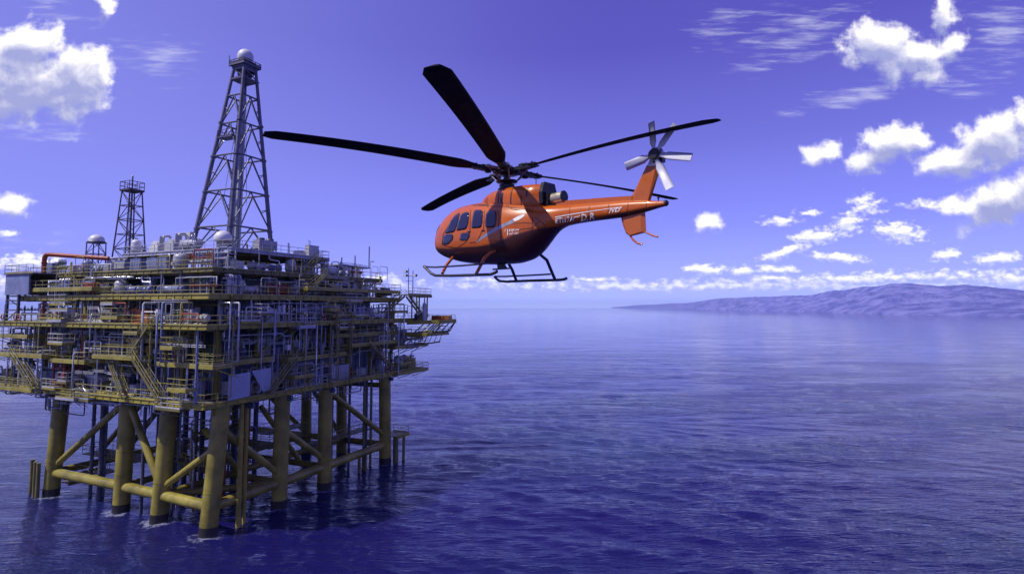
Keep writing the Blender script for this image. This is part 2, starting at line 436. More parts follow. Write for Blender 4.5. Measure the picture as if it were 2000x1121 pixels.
# ------------------------------------------------------------------ mountains
def hills():
    prof = [(1195, 599.6, 601.6), (1260, 595, 602.4), (1330, 592, 604), (1420, 582, 605.5), (1480, 579, 607), (1570, 577, 609), (1640, 566, 611), (1700, 560, 613), (1745, 553.5, 614.5),
            (1775, 551.5, 615), (1810, 556, 615.5), (1850, 557.5, 616.2), (1905, 556, 617), (1960, 562, 618.3), (2010, 568, 619.5), (2150, 562, 622), (2320, 590, 625), (2420, 600, 627)]
    NX, NK = 420, 70
    m = MB(); vs = []
    for i in range(NX + 1):
        px = 1195 + (2420 - 1195) * i / NX
        for a, b_ in zip(prof, prof[1:]):
            if a[0] <= px <= b_[0]:
                t = (px - a[0]) / (b_[0] - a[0]); t2 = t * t * (3 - 2 * t)
                top = a[1] + (b_[1] - a[1]) * t2; base = a[2] + (b_[2] - a[2]) * t
        bp = at_height(px, base, 0)
        D0 = bp.length
        dv = Vector((bp.x, bp.y, 0)).normalized()
        RID = min(900 + .12 * D0, 2000)
        Dr = D0 + RID
        hr = at_depth(px, top, (dv * Dr).y).z
        hr *= 1 + .04 * mnoise.fractal(Vector((px / 38, 0, 3)), .9, 2.1, 6)
        for k in range(NK + 1):
            q = k / NK * 1.5
            D = D0 + RID * q
            P = dv * D
            e = q if q <= 1 else max(0, 1 - (q - 1) * 2)
            e = e ** .8 if q <= 1 else e
            s_ = Vector((P.x, P.y, 0))
            rdg = 1 - abs(mnoise.fractal(s_ / 330, 1.0, 2.1, 5)) * 1.3
            fine = mnoise.fractal(s_ / 90 + Vector((5, 5, 0)), .9, 2.1, 5)
            w_ = 4 * e * (1 - e) if q <= 1 else 0
            z = hr * e * (1 - w_ * .50 * (1 - rdg) - w_ * .04) + w_ * fine * .07 * hr
            z += mnoise.fractal(s_ / 60, 1, 2, 3) * min(hr * .02, 2.0) * min(1, q * 3)
            if k == 0: z = -1
            if k == NK: z = -1
            vs.append((P.x, P.y, min(z, 185)))
    fs = [(i * (NK + 1) + k, (i + 1) * (NK + 1) + k, (i + 1) * (NK + 1) + k + 1, i * (NK + 1) + k + 1) for i in range(NX) for k in range(NK)]
    m.add(vs, fs, True)
    mt, t, b, out = newmat('haze_tinted_scrub')
    p = t.new('ShaderNodeNewGeometry').outputs['Position']
    c = t.mix(t.smooth(t.noise(p, .012, 7, .65), .38, .62), (.10, .115, .38), (.23, .235, .56))  # blue of the distant haze is put into the scrub colours
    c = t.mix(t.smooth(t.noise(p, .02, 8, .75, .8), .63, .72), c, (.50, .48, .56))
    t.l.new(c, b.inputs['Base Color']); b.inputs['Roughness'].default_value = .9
    bm = t.new('ShaderNodeBump', {'Height': t.noise(p, .03, 8, .7), 'Strength': .8, 'Distance': 25.0})
    t.l.new(bm.outputs[0], b.inputs['Normal'])
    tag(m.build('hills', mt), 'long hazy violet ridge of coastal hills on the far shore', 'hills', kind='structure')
hills()

# ------------------------------------------------------------------ air
hz = MB().box(-15600, -15600, -2, 15600, 15600, 192)
hm = bpy.data.materials.new('sea_haze'); hm.use_nodes = True
T = NT(hm.node_tree); T.n.clear()
ho = T.new('ShaderNodeOutputMaterial')
pv = T.new('ShaderNodeVolumePrincipled', {'Color': (.42, .56, 1.0, 1), 'Density': 4.5e-5, 'Anisotropy': .1})
T.l.new(pv.outputs[0], ho.inputs['Volume'])
tag(hz.build('haze', hm), 'thin pale sea haze lying over the water', 'haze', kind='stuff')
# ------------------------------------------------------------------ platform frame: a runs along the shaded face, b along the sunlit face, z up from the water
TH = R(66)
UA = Vector((math.cos(TH), math.sin(TH), 0)); UB = Vector((-math.sin(TH), math.cos(TH), 0))
C0 = at_height(425, 1040, 0)
def Lw(a, b, z): 
    p = C0 + UA * a + UB * b
    return Vector((p.x, p.y, z))
def pthing(name, label, cat, a, b, z, group=None, turn=0.0):
    return thing(name, label, cat, Lw(a, b, z), TH + R(turn), group)

plat = pthing('oil_platform', 'multi-deck offshore oil platform on thick yellow legs standing in the sea', 'oil platform', 0, 0, 0)
def part(name, mb, mat, parent=None): return mb.build(name, M[mat] if isinstance(mat, str) else mat, parent or plat)

# --- legs
LEGS = {(0, 0): (-.95, .35), (8.8, 0): (0, .1), (16.5, 0): (.2, 0), (30, 0): (.7, .2), (0, 8.8): (-.5, .4), (0, 16.5): (-.2, .2), (0, 30.5): (-.2, 1.0),
        (8.8, 30.5): (0, .7), (16.5, 30.5): (0, .5), (30, 30.5): (.4, .7), (30, 8.8): (.4, 0), (30, 16.5): (.4, 0)}
LT = 13.95
def legp(k, z):
    dx, dy = LEGS[k]; t = 1 - z / LT
    return Vector((k[0] + dx * t, k[1] + dy * t, z))
for k in LEGS:
    m = MB()
    r = .94 if k[0] == 0 or k[1] == 0 else .85
    m.rod(legp(k, 1.0), legp(k, LT), r, 28)
    for z in (4.6, 9.3, 13.4):
        p = legp(k, z); m.rod(legp(k, z - .06), legp(k, z + .06), r + .035, 28)
    for s in (.75, -.75):                                   # vertical stiffeners under the deck
        p, q = legp(k, 12.9), legp(k, LT); m.beam(p + Vector((s * 1.5 * r, 0, 0)), q + Vector((s * 1.5 * r, 0, 0)), .12, .5)
    lo = part('leg', m, 'leg')
    part('splash_sleeve', MB().rod(legp(k, -3), legp(k, 1.0), r + .03, 28), 'wet', lo)
# --- horizontal and diagonal braces of the jacket
def brace(p, q, r, mat='leg', n=18):
    m = MB(); p, q = Vector(p), Vector(q); d = (q - p).normalized()
    m.rod(p, q, r, n)
    for t in (.06, .94):
        c = p.lerp(q, t); m.rod(c - d * .05, c + d * .05, r + .03, n)
    return part('brace', m, mat)
F1 = [(0, 30.5), (0, 16.5), (0, 8.8), (0, 0), (8.8, 0), (16.5, 0), (30, 0)]
for a, b in zip(F1, F1[1:]): brace(legp(a, 3.0), legp(b, 3.0), .60)
F2 = [(0, 30.5), (8.8, 30.5), (16.5, 30.5), (30, 30.5), (30, 16.5), (30, 8.8), (30, 0)]
for a, b in zip(F2, F2[1:]):
    brace(legp(a, 3.0), legp(b, 3.0), .5); brace(legp(a, 12.4), legp(b, 12.4), .4)
brace(legp((0, 30.5), 3.7), legp((0, 16.5), 13.6), .40)
brace(Vector((5.5, 30.5, 5.0)), Vector((3.0, 17.5, 13.4)), .36)
brace(legp((0, 16.5), 13.4), legp((0, 8.8), 3.7), .43)
brace(Vector((3.5, 16.5, 13.0)), Vector((3.2, 8.6, 4.0)), .34)
brace(legp((0, 8.8), 3.8), legp((0, 0), 9.4), .40)
brace(legp((0, 0), 11.5), legp((8.8, 0), 4.0), .40)
brace(Vector((1.8, 5.0, 10.5)), Vector((7.5, 5.0, 3.6)), .34)
brace(legp((8.8, 0), 9.6), legp((16.5, 0), 4.0), .42)
brace(Vector((9.5, 4.5, 12)), Vector((16.0, 4.0, 3.6)), .34)
brace(legp((16.5, 0), 13.6), legp((30, 0), 4.4), .40)
brace(legp((16.5, 30.5), 12.5), legp((30, 30.5), 3.4), .4)
brace(legp((8.8, 30.5), 3.4), legp((16.5, 30.5), 12.5), .4)
brace(legp((30, 16.5), 12.6), legp((30, 8.8), 3.4), .38)
brace(legp((30, 30.5), 12.6), legp((30, 16.5), 3.4), .38)
brace(legp((0, 8.8), 3.0), legp((8.8, 0), 3.0), .4)
brace(legp((8.8, 0), 3.0), legp((8.8, 30.5), 3.0), .42); brace(legp((0, 8.8), 3.0), legp((30, 8.8), 3.0), .42)
brace(legp((16.5, 0), 3.0), legp((16.5, 30.5), 3.0), .42); brace(legp((0, 16.5), 3.0), legp((30, 16.5), 3.0), .42)

# --- railings
def rail_mb(m, pts, z, h=1.1, r=.034, step=1.6, toe=True):
    pts = [Vector((p[0], p[1], z if len(p) < 3 else p[2])) for p in pts]
    for p, q in zip(pts, pts[1:]):
        L = (q - p).length; n = max(1, int(round(L / step)))
        for i in range(n + 1):
            c = p.lerp(q, i / n); m.rod(c, c + Vector((0, 0, h)), r, 5, caps=False)
        for t in (.5, 1.0): m.rod(p + Vector((0, 0, h * t)), q + Vector((0, 0, h * t)), r * (1 if t < 1 else 1.15), 5, caps=False)
        if toe: m.beam(p + Vector((0, 0, .1)), q + Vector((0, 0, .1)), .02, .16)
    return m
# --- decks: plate, rim beams, girders underneath
def deck(z, a0, a1, b0, b1, th=.22, rim=.5, mat='deck', rimmat='yellow', girder=True, step=2.75):
    m = MB().box(a0 + .1, b0 + .1, z - th, a1 - .1, b1 - .1, z)
    d = part('deck', m, mat)
    r_ = MB()
    for p, q in (((a0, b0), (a1, b0)), ((a1, b0), (a1, b1)), ((a1, b1), (a0, b1)), ((a0, b1), (a0, b0))):
        p, q = Vector((*p, z - rim / 2 + .04)), Vector((*q, z - rim / 2 + .04))
        r_.beam(p, q, .08, rim)
        up = Vector((0, 0, rim / 2))
        r_.beam(p + up, q + up, .30, .05); r_.beam(p - up, q - up, .30, .05)
        L = (q - p).length
        for i in range(1, int(L / 1.4)):
            c = p.lerp(q, i * 1.4 / L); dd = (q - p).normalized() * .03
            r_.beam(c - dd, c + dd, .24, rim - .04)
    part('rim_beam', r_, rimmat, d)
    if girder:
        g = MB()
        x = a0 + 1
        while x < a1 - .5: g.box(x - .1, b0 + .3, z - th - .42, x + .1, b1 - .3, z - th + .01); x += step
        y = b0 + 1.2
        while y < b1 - .5: g.box(a0 + .3, y - .08, z - th - .34, a1 - .3, y + .08, z - th - .003); y += step
        part('girder', g, 'olive', d)
    return d
Z1, Z2, Z3, Z4, Z5, Z6 = 14.5, 18.9, 23.0, 26.4, 29.5, 32.2
D1 = deck(Z1, -3.3, 38.4, -1.3, 44, rim=.46)
D2 = deck(Z2, -.8, 37, 1.1, 43, rim=.4, rimmat='olive')
D3 = deck(Z3, -3.6, 37.5, -1.7, 46, rim=.46)
D4 = deck(Z4, -2.4, 33.5, -.3, 37.5, rim=.5)
D5 = deck(Z5, -.6, 31, 1.5, 39, rim=.45, rimmat='olive')
D6 = deck(Z6, 3.0, 20, 3.0, 24, rim=.4, rimmat='grey')
# lower skirt frame under the cellar deck
m = MB()
for x in (3, 8.8, 16.5, 23, 30): m.box(x - .18, -1.6, Z1 - 1.25, x + .18, 42, Z1 - .66)
for y in (2, 8.8, 16.5, 23.5, 30.5, 38): m.box(-1.6, y - .16, Z1 - 1.2, 37, y + .16, Z1 - .67)
part('underdeck_frame', m, 'dark')
# extra wing walkways along the faces: (face, from, to, z, overhang, width)
WALKS = [('s', -2.4, 7, 18.7, 2.2, 2.4), ('s', 9, 17, 19.3, 3.2, 2.6), ('s', 19.5, 27, 18.4, 2.6, 2.4), ('s', 27, 47, 18.9, 3.4, 3.0), ('s', 33, 47, 21.2, 2.2, 2.5),
         ('d', -2.4, 6, 18.8, 2.2, 2.4), ('d', 8, 19, 18.5, 2.4, 2.4), ('d', 19, 31, 19.6, 2.8, 2.6), ('d', 30, 39.5, 18.6, 3.0, 2.8),
         ('d', 31, 39.8, 14.3, 2.9, 2.6), ('s', 30, 46, 14.4, 2.8, 2.4), ('d', 17, 34, 21.0, 1.4, 1.6), ('s', 3, 14, 21.2, 1.2, 1.5), ('d', 12, 33, 27.6, 1.6, 1.8), ('s', 20, 37, 27.4, 1.9, 1.8)]
def face_xy(face, s, o):
    """point on a face: s along it from the near corner, o metres outwards"""
    return (s, .9 - o) if face == 'd' else (-1.0 - o, s)
for (fc, s0, s1, z, oh, wd) in WALKS:
    p0, p1 = face_xy(fc, s0, oh), face_xy(fc, s1, oh - wd)
    x0, x1 = sorted((p0[0], p1[0])); y0, y1 = sorted((p0[1], p1[1]))
    m = MB().box(x0, y0, z - .1, x1, y1, z)
    w_ = part('walkway', m, 'deck')
    r_ = MB()
    q0, q1 = face_xy(fc, s0, oh), face_xy(fc, s1, oh)
    r_.beam((*q0, z - .17), (*q1, z - .17), .1, .36)
    i0, i1 = face_xy(fc, s0, oh - wd), face_xy(fc, s1, oh - wd)
    r_.beam((*q0, z - .2), (*i0, z - .2), .1, .3); r_.beam((*q1, z - .2), (*i1, z - .2), .1, .3)
    n = max(1, int((s1 - s0) / 3))
    for i in range(n + 1):
        s = s0 + (s1 - s0) * i / n
        a_, b_ = face_xy(fc, s, oh - .1), face_xy(fc, s, oh - wd - .8)
        r_.beam((*a_, z - .3), (*b_, z - 1.5), .1)
    part('bracket', r_, 'yellow', w_)
    part('railing', rail_mb(MB(), [i0, q0, q1, i1], z), 'rail', w_)

def railing(pts, z, mat='rail', par=None): return part('railing', rail_mb(MB(), pts, z), mat, par)
railing([(38.4, -1.2), (-3.2, -1.2), (-3.2, 44)], Z1, par=D1)
railing([(37.4, -1.6), (-3.5, -1.6), (-3.5, 46)], Z3, par=D3)
railing([(33.4, 4), (33.4, -.2), (-2.3, -.2), (-2.3, 37.4), (4, 37.4)], Z4, par=D4)
railing([(31, 3), (31, 1.6), (-.5, 1.6), (-.5, 38.9), (6, 38.9)], Z5, par=D5)
railing([(20, 8), (20, 3.1), (3.1, 3.1), (3.1, 24), (10, 24)], Z6, 'grey', par=D6)

# --- columns between the decks
def columns(z0, z1, ss, ins, w, mat):
    for fc in 'sd':
        for s in ss:
            if fc == 's' and s == ss[0] and True: continue
            x, y = face_xy(fc, s, -ins)
            m = MB().box(x - w / 2, y - .03, z0, x + w / 2, y + .03, z1).box(x - w / 2, y - w / 2, z0, x - w / 2 + .05, y + w / 2, z1).box(x + w / 2 - .05, y - w / 2, z0, x + w / 2, y + w / 2, z1)
            part('column', m, mat)
columns(Z1, Z3 - .6, (0, 5.5, 11, 16.5, 22, 27.5, 33), .1, .42, 'yellow')
columns(Z3, Z4 - .5, (.5, 5.5, 11, 16.5, 22, 27.5, 33), .6, .36, 'grey')
columns(Z4, Z5 - .45, (2, 8, 14, 20, 26), 1.2, .3, 'grey')
# --- diagonal bracing between columns (a few bays of each face)
for (fc, s0, s1, z0, z1, ins, w, mat) in [('s', 11, 16.5, Z1, Z2 - .4, .4, .25, 'yellow'), ('s', 22, 27.5, Z2, Z3 - .6, .4, .22, 'grey'), ('d', 5.5, 11, Z2, Z3 - .6, .4, .22, 'yellow'), ('d', 27.5, 33, Z1, Z3 - .8, .3, .3, 'olive'),
                                  ('d', 16.5, 22, Z1, Z2 - .4, .4, .22, 'grey'), ('s', 5.5, 11, Z2, Z3 - .6, .3, .22, 'grey'), ('d', 33, 37, Z3 - .6, Z2, .2, .25, 'olive'), ('s', 33, 38, Z1, Z2, .2, .25, 'olive'), ('d', 22, 27.5, Z3, Z4 - .5, .8, .2, 'grey'), ('s', 27.5, 33, Z3, Z4 - .5, .8, .2, 'grey')]:
    p, q = face_xy(fc, s0, -ins), face_xy(fc, s1, -ins)
    part('deck_brace', MB().beam((*p, z0), (*q, z1), w), mat)

# --- set-back module walls with window and door openings, pilasters and ribs; each a part
def wall(fc, s0, s1, z0, z1, ins, mat, style, rr):
    """wall panel of one module, facing outwards"""
    def pt(s, o, z): x, y = face_xy(fc, s, o); return Vector((x, y, z))
    m = MB()
    def slab(sa, sb, za, zb, o0, o1):
        p, q = pt(sa, o0, za), pt(sb, o1, zb)
        m.box(min(p.x, q.x), min(p.y, q.y), za, max(p.x, q.x), max(p.y, q.y), zb)
    slab(s0, s1, z0, z1, -ins - .3, -ins)
    if style == 0:                                         # vertical corrugation
        s = s0 + .2
        while s < s1 - .1: slab(s, s + .12, z0 + .1, z1 - .1, -ins, -ins + .07); s += .36
    elif style == 1:                                       # stiffener grid
        s = s0 + .1
        while s < s1: slab(s, s + .1, z0, z1, -ins, -ins + .14); s += 1.15
        for z in (z0 + .05, (z0 + z1) / 2, z1 - .2): slab(s0, s1, z, z + .1, -ins + .003, -ins + .11)
    elif style == 2:                                       # door and plant panels
        for i in range(int((s1 - s0) / 1.3)):
            s = s0 + .25 + i * 1.3; h = rr.uniform(.9, 2.2)
            slab(s, s + .9, z0 + rr.uniform(.1, .5), z0 + .5 + h, -ins, -ins + rr.uniform(.05, .25))
    w_ = part('module_wall', m, mat)
    if style == 2 and rr.random() < .7:
        s = (s0 + s1) / 2; g = MB()
        for p0, p1 in (((s - .5, z0 + 1.3), (s + .5, z0 + 2.0)),):
            p, q = pt(p0[0], -ins + .26, p0[1]), pt(p1[0], -ins + .3, p1[1])
            g.box(min(p.x, q.x), min(p.y, q.y), p0[1], max(p.x, q.x), max(p.y, q.y), p1[1])
        part('window', g, 'lamp', w_)
r3 = random.Random(21)
for (z0, z1, base, smax) in ((Z1, Z2 - .3, 2.6, {'s': 41, 'd': 36}), (Z2, Z3 - .4, 2.0, {'s': 42, 'd': 36}), (Z3, Z4 - .4, 2.4, {'s': 36, 'd': 33}), (Z4, Z5 - .4, 2.6, {'s': 36, 'd': 30})):
    for fc in 'sd':
        s = base + .2 if fc == 'd' else base + .1
        while s < smax[fc] - 2:
            L = min(r3.choice((2.8, 3.6, 5.2)), smax[fc] - s)
            if r3.random() < .8:
                wall(fc, s, s + L - .15, z0, z1 - .02, base + r3.uniform(.0, 1.8), r3.choice(('wall', 'wall', 'blue', 'blue', 'dark', 'grey')), r3.randrange(3), r3)
            s += L
# dark plant-room blocks behind the modules
for (z0, z1, i, a1, b1) in ((Z1, Z2 - .45, 5, 36, 41), (Z2, Z3 - .5, 4.6, 35.5, 42), (Z3, Z4 - .5, 5, 32, 36), (Z4, Z5 - .5, 5, 30, 36)):
    part('plant_room', MB().box(i, i, z0 + .004, a1, b1, z1), 'wall')

# --- pipe runs hung under and along the decks
r4 = random.Random(5)
PM = ['galv', 'grey', 'pale', 'yellow', 'olive', 'blue', 'grey', 'galv', 'rail']
def run(fc, s0, s1, o, z, r, mat):
    """long pipe along a face with end drops, couplings and hangers"""
    def pt(s, o_, z_): return Vector((*face_xy(fc, s, o_), z_))
    m = MB()
    pts = [pt(s0, o, z)]
    n = r4.randrange(1, 4)
    for i in range(n):
        s = s0 + (s1 - s0) * (i + r4.uniform(.3, .7)) / n
        dz, do = r4.choice(((.0, .35), (.35, 0), (-.35, 0), (0, -.35), (0, 0)))
        pts += [pt(s, o, z), pt(s + .3, o + do, z + dz)]; o += do; z += dz
    pts.append(pt(s1, o, z))
    d0 = r4.choice((-1.6, -1.0, 1.2, 0))
    if d0: pts = [pts[0] + Vector((0, 0, d0))] + pts
    d1 = r4.choice((-1.6, -1.0, 1.2, 0))
    if d1: pts.append(pts[-1] + Vector((0, 0, d1)))
    m.tube(pts, r, 8)
    for p, q in zip(pts, pts[1:]):
        if (q - p).length > 2:
            d = (q - p).normalized()
            for t in (.2, .55, .85):
                c = p.lerp(q, t); m.rod(c - d * .06, c + d * .06, r * 1.45, 8)
    part('pipe_run', m, mat)
for (z, lo, hi, n) in ((Z2 - .55, -1, .3, 11), (Z3 - .85, -.6, 1.6, 13), (Z4 - .8, -2.2, .6, 10), (Z5 - .7, -2.4, .2, 9), (Z1 - .9, -1.2, 1.8, 12), (Z1 + .35, .4, 1.6, 9), (Z3 + .3, .6, 2.0, 9)):
    for i in range(n):
        fc = 'sd'[i % 2]
        s0 = r4.uniform(-1, 22); L = r4.uniform(6, 15)
        run(fc, s0, min(s0 + L, 42 if z < 24 else 33), r4.uniform(lo, hi), z - r4.uniform(0, .5), r4.choice((.05, .07, .09, .12, .16)), r4.choice(PM))

# --- stair flights: (start, end, width axis)
def stair(p, q, w=.7, mat='olive'):
    p, q = Vector(p), Vector(q)
    d = q - p; h = Vector((d.x, d.y, 0)).normalized(); sd = Vector((-h.y, h.x, 0)) * (w / 2)
    m = MB()
    for s in (1, -1): m.beam(p + s * sd, q + s * sd, .08, .3)
    n = max(4, int(abs(d.z) / .22))
    for i in range(n):
        c = p.lerp(q, (i + .5) / n); m.beam(c - sd, c + sd, .24, .04, up=(0, 0, 1))
    st = part('staircase', m, mat)
    g = MB()
    for s in (1, -1):
        for hh in (.55, 1.05): g.rod(p + s * sd + Vector((0, 0, hh)), q + s * sd + Vector((0, 0, hh)), .034, 5)
        for i in range(5):
            c = p.lerp(q, i / 4) + s * sd; g.rod(c, c + Vector((0, 0, 1.05)), .034, 5)
    part('handrail', g, 'rail', st)
stair((-4.6, 33.2, 18.9), (-4.3, 28.3, 14.6)); stair((-3.9, 9.6, 19.2), (-3.7, 5.0, 14.6)); stair((-3.9, 7, 23.0), (-3.8, 10.5, 19.3))
stair((-3.4, 15, 19.0), (-3.7, 11.4, 14.6))
stair((23.2, -2.0, 19.6), (28.0, -2.0, 16.2)); stair((26.0, -1.3, 23.1), (33.0, -1.3, 26.9)); stair((34.0, -1.5, 26.8), (38.6, -1.7, 23.1)); stair((9, -1.8, 18.5), (5.0, -1.7, 14.6))
stair((-.4, 26, Z4), (-.4, 30, Z5)); stair((12, .5, Z4), (16.5, .5, Z5)); stair((14, 2.6, Z5), (17.8, 2.6, Z6)); stair((36.8, 4, Z2), (36.8, 8.5, Z3 - .1))

# --- cantilevered loading platform at the far end of the shaded face
m = MB()
m.plate([(33.5, -1.7, 22.55), (40.5, -1.7, 22.55), (40.0, -7.4, 22.75), (35.0, -7.4, 22.75)], (0, 0, .14))
lp = part('loading_platform', m, 'deck')
r_ = MB()
edge = [(33.5, -1.7, 22.4), (35.0, -7.4, 22.6), (40.0, -7.4, 22.6), (40.5, -1.7, 22.4)]
for p, q in zip(edge, edge[1:]): r_.beam(p, q, .16, .62)
for t in (.2, .4, .6, .8):
    p = Vector(edge[0]).lerp(Vector(edge[1]), t); q = Vector(edge[3]).lerp(Vector(edge[2]), t); r_.beam(p, q, .14, .4)
part('rim_beam', r_, 'yellow', lp)
r_ = MB()
for (x, tops) in ((35.0, (-7.1, -6.2, -5.4, -4.2)), (39.7, (-7.2, -6.2, -5.2, -4.0))):
    for i, y in enumerate(tops): r_.rod((x, y, 22.3), (x + (.2 if x > 37 else -.2), y + 1.4 + i * .25, 20.9 - i * .12), .1, 8)
    r_.rod((x, -6.4, 20.95), (x, -.4, 20.2), .14, 8); r_.rod((x, -6.4, 20.95), (x, -7.3, 22.3), .1, 8)
    for i in range(5): r_.rod((x, -5 + i, 20.7 - i * .1), (x, -4.2 + i, 18.9), .06, 6)
    r_.rod((x, -4.4, 19.0), (x, -.5, 18.4), .12, 8)
r_.rod((35, -6.4, 20.95), (39.7, -6.4, 20.95), .1, 8)
part('truss', r_, 'olive', lp)
part('railing', rail_mb(MB(), [(38.2, -7.3), (39.9, -7.3), (40.3, -1.8)], 22.8, .9), 'rail', lp)
m = MB().box(33.5, -6.0, 20.55, 40, -.6, 20.66)
wp = part('walkway', m, 'deck'); part('railing', rail_mb(MB(), [(33.6, -1), (33.6, -5.9), (39.9, -5.9), (39.9, -1)], 20.66), 'rail', wp)
part('bracket', MB().beam((33.5, -6, 20.45), (40, -6, 20.45), .12, .4).beam((33.5, -6, 20.45), (33.5, -.6, 20.45), .12, .4), 'yellow', wp)
# high lookout wing over the far stairs
m = MB().box(31.5, -3.4, 27.0, 38.5, -.4, 27.12)
hp_ = part('walkway', m, 'deck')
part('bracket', MB().beam((31.5, -3.4, 26.85), (38.5, -3.4, 26.85), .12, .36).beam((38.5, -3.4, 26.85), (38.5, -.4, 26.85), .12, .36).rod((33, -3, 23), (33, -3, 26.8), .12).rod((35.2, -3, 23), (35.2, -3, 26.8), .12).rod((38, -2.8, 23), (38, -2.8, 26.8), .12).rod((38, -.6, 23), (38, -.6, 26.8), .12), 'olive', hp_)
part('railing', rail_mb(MB(), [(31.5, -3.3), (38.4, -3.3), (38.4, -.4)], 27.12), 'rail', hp_)

# --- open frame and blue panel at the seaward end of the sunlit face
m = MB()
for (x, y) in ((-3.0, 38.8), (-3.0, 36.0), (1.5, 38.8)): m.beam((x, y, Z3), (x, y, Z5 + .02), .28)
for z in (Z3 + 1.6, Z3 + 2.9, Z4 + .1): m.beam((-3.0, 36.0, z), (-3.0, 38.8, z), .16); m.beam((-3.0, 38.8, z), (1.5, 38.8, z), .16)
m.beam((-3.0, 36.0, Z3 + 1.6), (-3.0, 38.8, Z3 + .2), .12); m.beam((-3.0, 38.8, Z3 + 3.2), (-3.0, 36.0, Z3 + 2.2), .12)
fr = part('end_frame', m, 'dark')
part('cladding_panel', MB().box(-3.3, 33.2, Z4 + .3, -3.1, 38.9, Z5 - .1).box(-3.1, 38.7, Z4 + .3, 1.4, 38.9, Z5 - .1), 'blue', fr)
part('deck', MB().box(-3.5, 32.0, Z5 - .05, -.65, 39.1, Z5 + .1), 'deck', fr); part('railing', rail_mb(MB(), [(-.7, 39.0), (-3.4, 39.0), (-3.4, 32.1)], Z5 + .1), 'rail', fr)
# --- pale wind-wall sheets on the shaded face beside the corner
for pts in ([(-.4, Z1 + .1), (2.5, Z1 + .25), (2.5, Z1 + 3.0), (-.4, Z1 + 2.9)], [(4.4, Z1 + .5), (5.5, Z1 + .5), (5.5, Z1 + 3.2), (2.7, Z1 + 3.1)]):
    part('windwall_sheet', MB().plate([(a_, -1.40, z) for a_, z in pts], (0, .06, 0)), 'tarp')

# --- inside the jacket: conductors, caissons, risers and walkways
r5 = random.Random(11)
for i in range(4):
    for j in range(3): part('conductor', MB().rod((9.5 + i * 1.7, 11 + j * 2.2, -3), (9.5 + i * 1.7, 11 + j * 2.2, Z1 - .7), .33, 12), 'dark')
for (x, y, r, mat, z0) in ((2.2, -.55, .28, 'yellow', -3), (3.1, -.4, .2, 'yellow', -3), (1.2, 23.5, .3, 'dark', -3), (2.2, 24.6, .26, 'blue', -3), (1.4, 25.8, .22, 'dark', -3), (3.0, 26.6, .3, 'olive', -3), (26.5, 1.2, .22, 'olive', -3), (27.4, 1.5, .22, 'dark', -3), (28.2, 1.2, .2, 'olive', -3), (25.2, 3, .2, 'dark', -3),
                           (4.5, 5.2, .45, 'red', 1.2), (7.2, 4.4, .4, 'red', 2.5), (6, 14, .3, 'dark', -3), (6.8, 15.2, .3, 'blue', -3), (22, 3.6, .2, 'dark', -3), (20.5, 2.8, .16, 'dark', -3)):
    m = MB().rod((x, y, z0), (x, y, Z1 - .7), r, 12)
    for z in (3, 6.5, 10): m.rod((x, y, z), (x, y, z + .12), r + .07, 12)
    part('caisson', m, mat)
for k in range(16):                                        # looped risers and service pipes
    x, y = r5.uniform(1.8, 9), r5.uniform(3, 15); zt = r5.uniform(8.8, 13.2); r = r5.choice((.1, .14, .2))
    dx, dy = r5.choice(((2.6, 0), (0, 3), (-1.5, 0), (0, -3.0)))
    part('riser_loop', MB().tube([(x, y, r5.uniform(-2, 5)), (x, y, zt - .5), (x + dx * .1, y + dy * .1, zt - .12), (x + dx * .25, y + dy * .25, zt), (x + dx, y + dy, zt), (x + dx * 1.1, y + dy * 1.1, zt - .15), (x + dx * 1.15, y + dy * 1.15, zt - .6), (x + dx * 1.15, y + dy * 1.15, r5.uniform(-1, 6))], r, 10), r5.choice(('blue', 'dark', 'grey', 'galv', 'olive')))
for (x0, y0, x1, y1, z) in ((1.5, 3, 4, 14, 6.4), (8.2, 1.4, 11, 12, 7.2), (17, 2, 29, 4, 5.6), (2, 18, 5, 29, 5.2), (2.2, 5.5, 8.5, 7.5, 9.8), (20, 14, 28, 17, 5.4), (2, 26, 5, 30, .9 + 1.6)):
    m = MB().box(x0, y0, z - .12, x1, y1, z)
    w_ = part('walkway', m, 'olive'); part('railing', rail_mb(MB(), [(x0, y0), (x1, y0), (x1, y1), (x0, y1), (x0, y0)], z, toe=False), 'rail', w_)
for k in range(26):                                        # under-deck clutter of small pipes
    fc = r5.choice('sd'); s = r5.uniform(0, 30); o = r5.uniform(-6, .5); zt = Z1 - r5.uniform(.7, 1.4); L = r5.uniform(1.5, 5); dp = r5.uniform(.6, 2.6)
    P = lambda s_, z_: (*face_xy(fc, s_, o), z_)
    part('service_pipe', MB().tube([P(s, zt + .5), P(s, zt - dp + .2), P(s + .2, zt - dp), P(s + L, zt - dp), P(s + L + .2, zt - dp + .2), P(s + L + .2, zt + .5)], r5.choice((.05, .07, .1)), 8), r5.choice(('dark', 'grey', 'galv', 'olive', 'blue', 'yellow')))
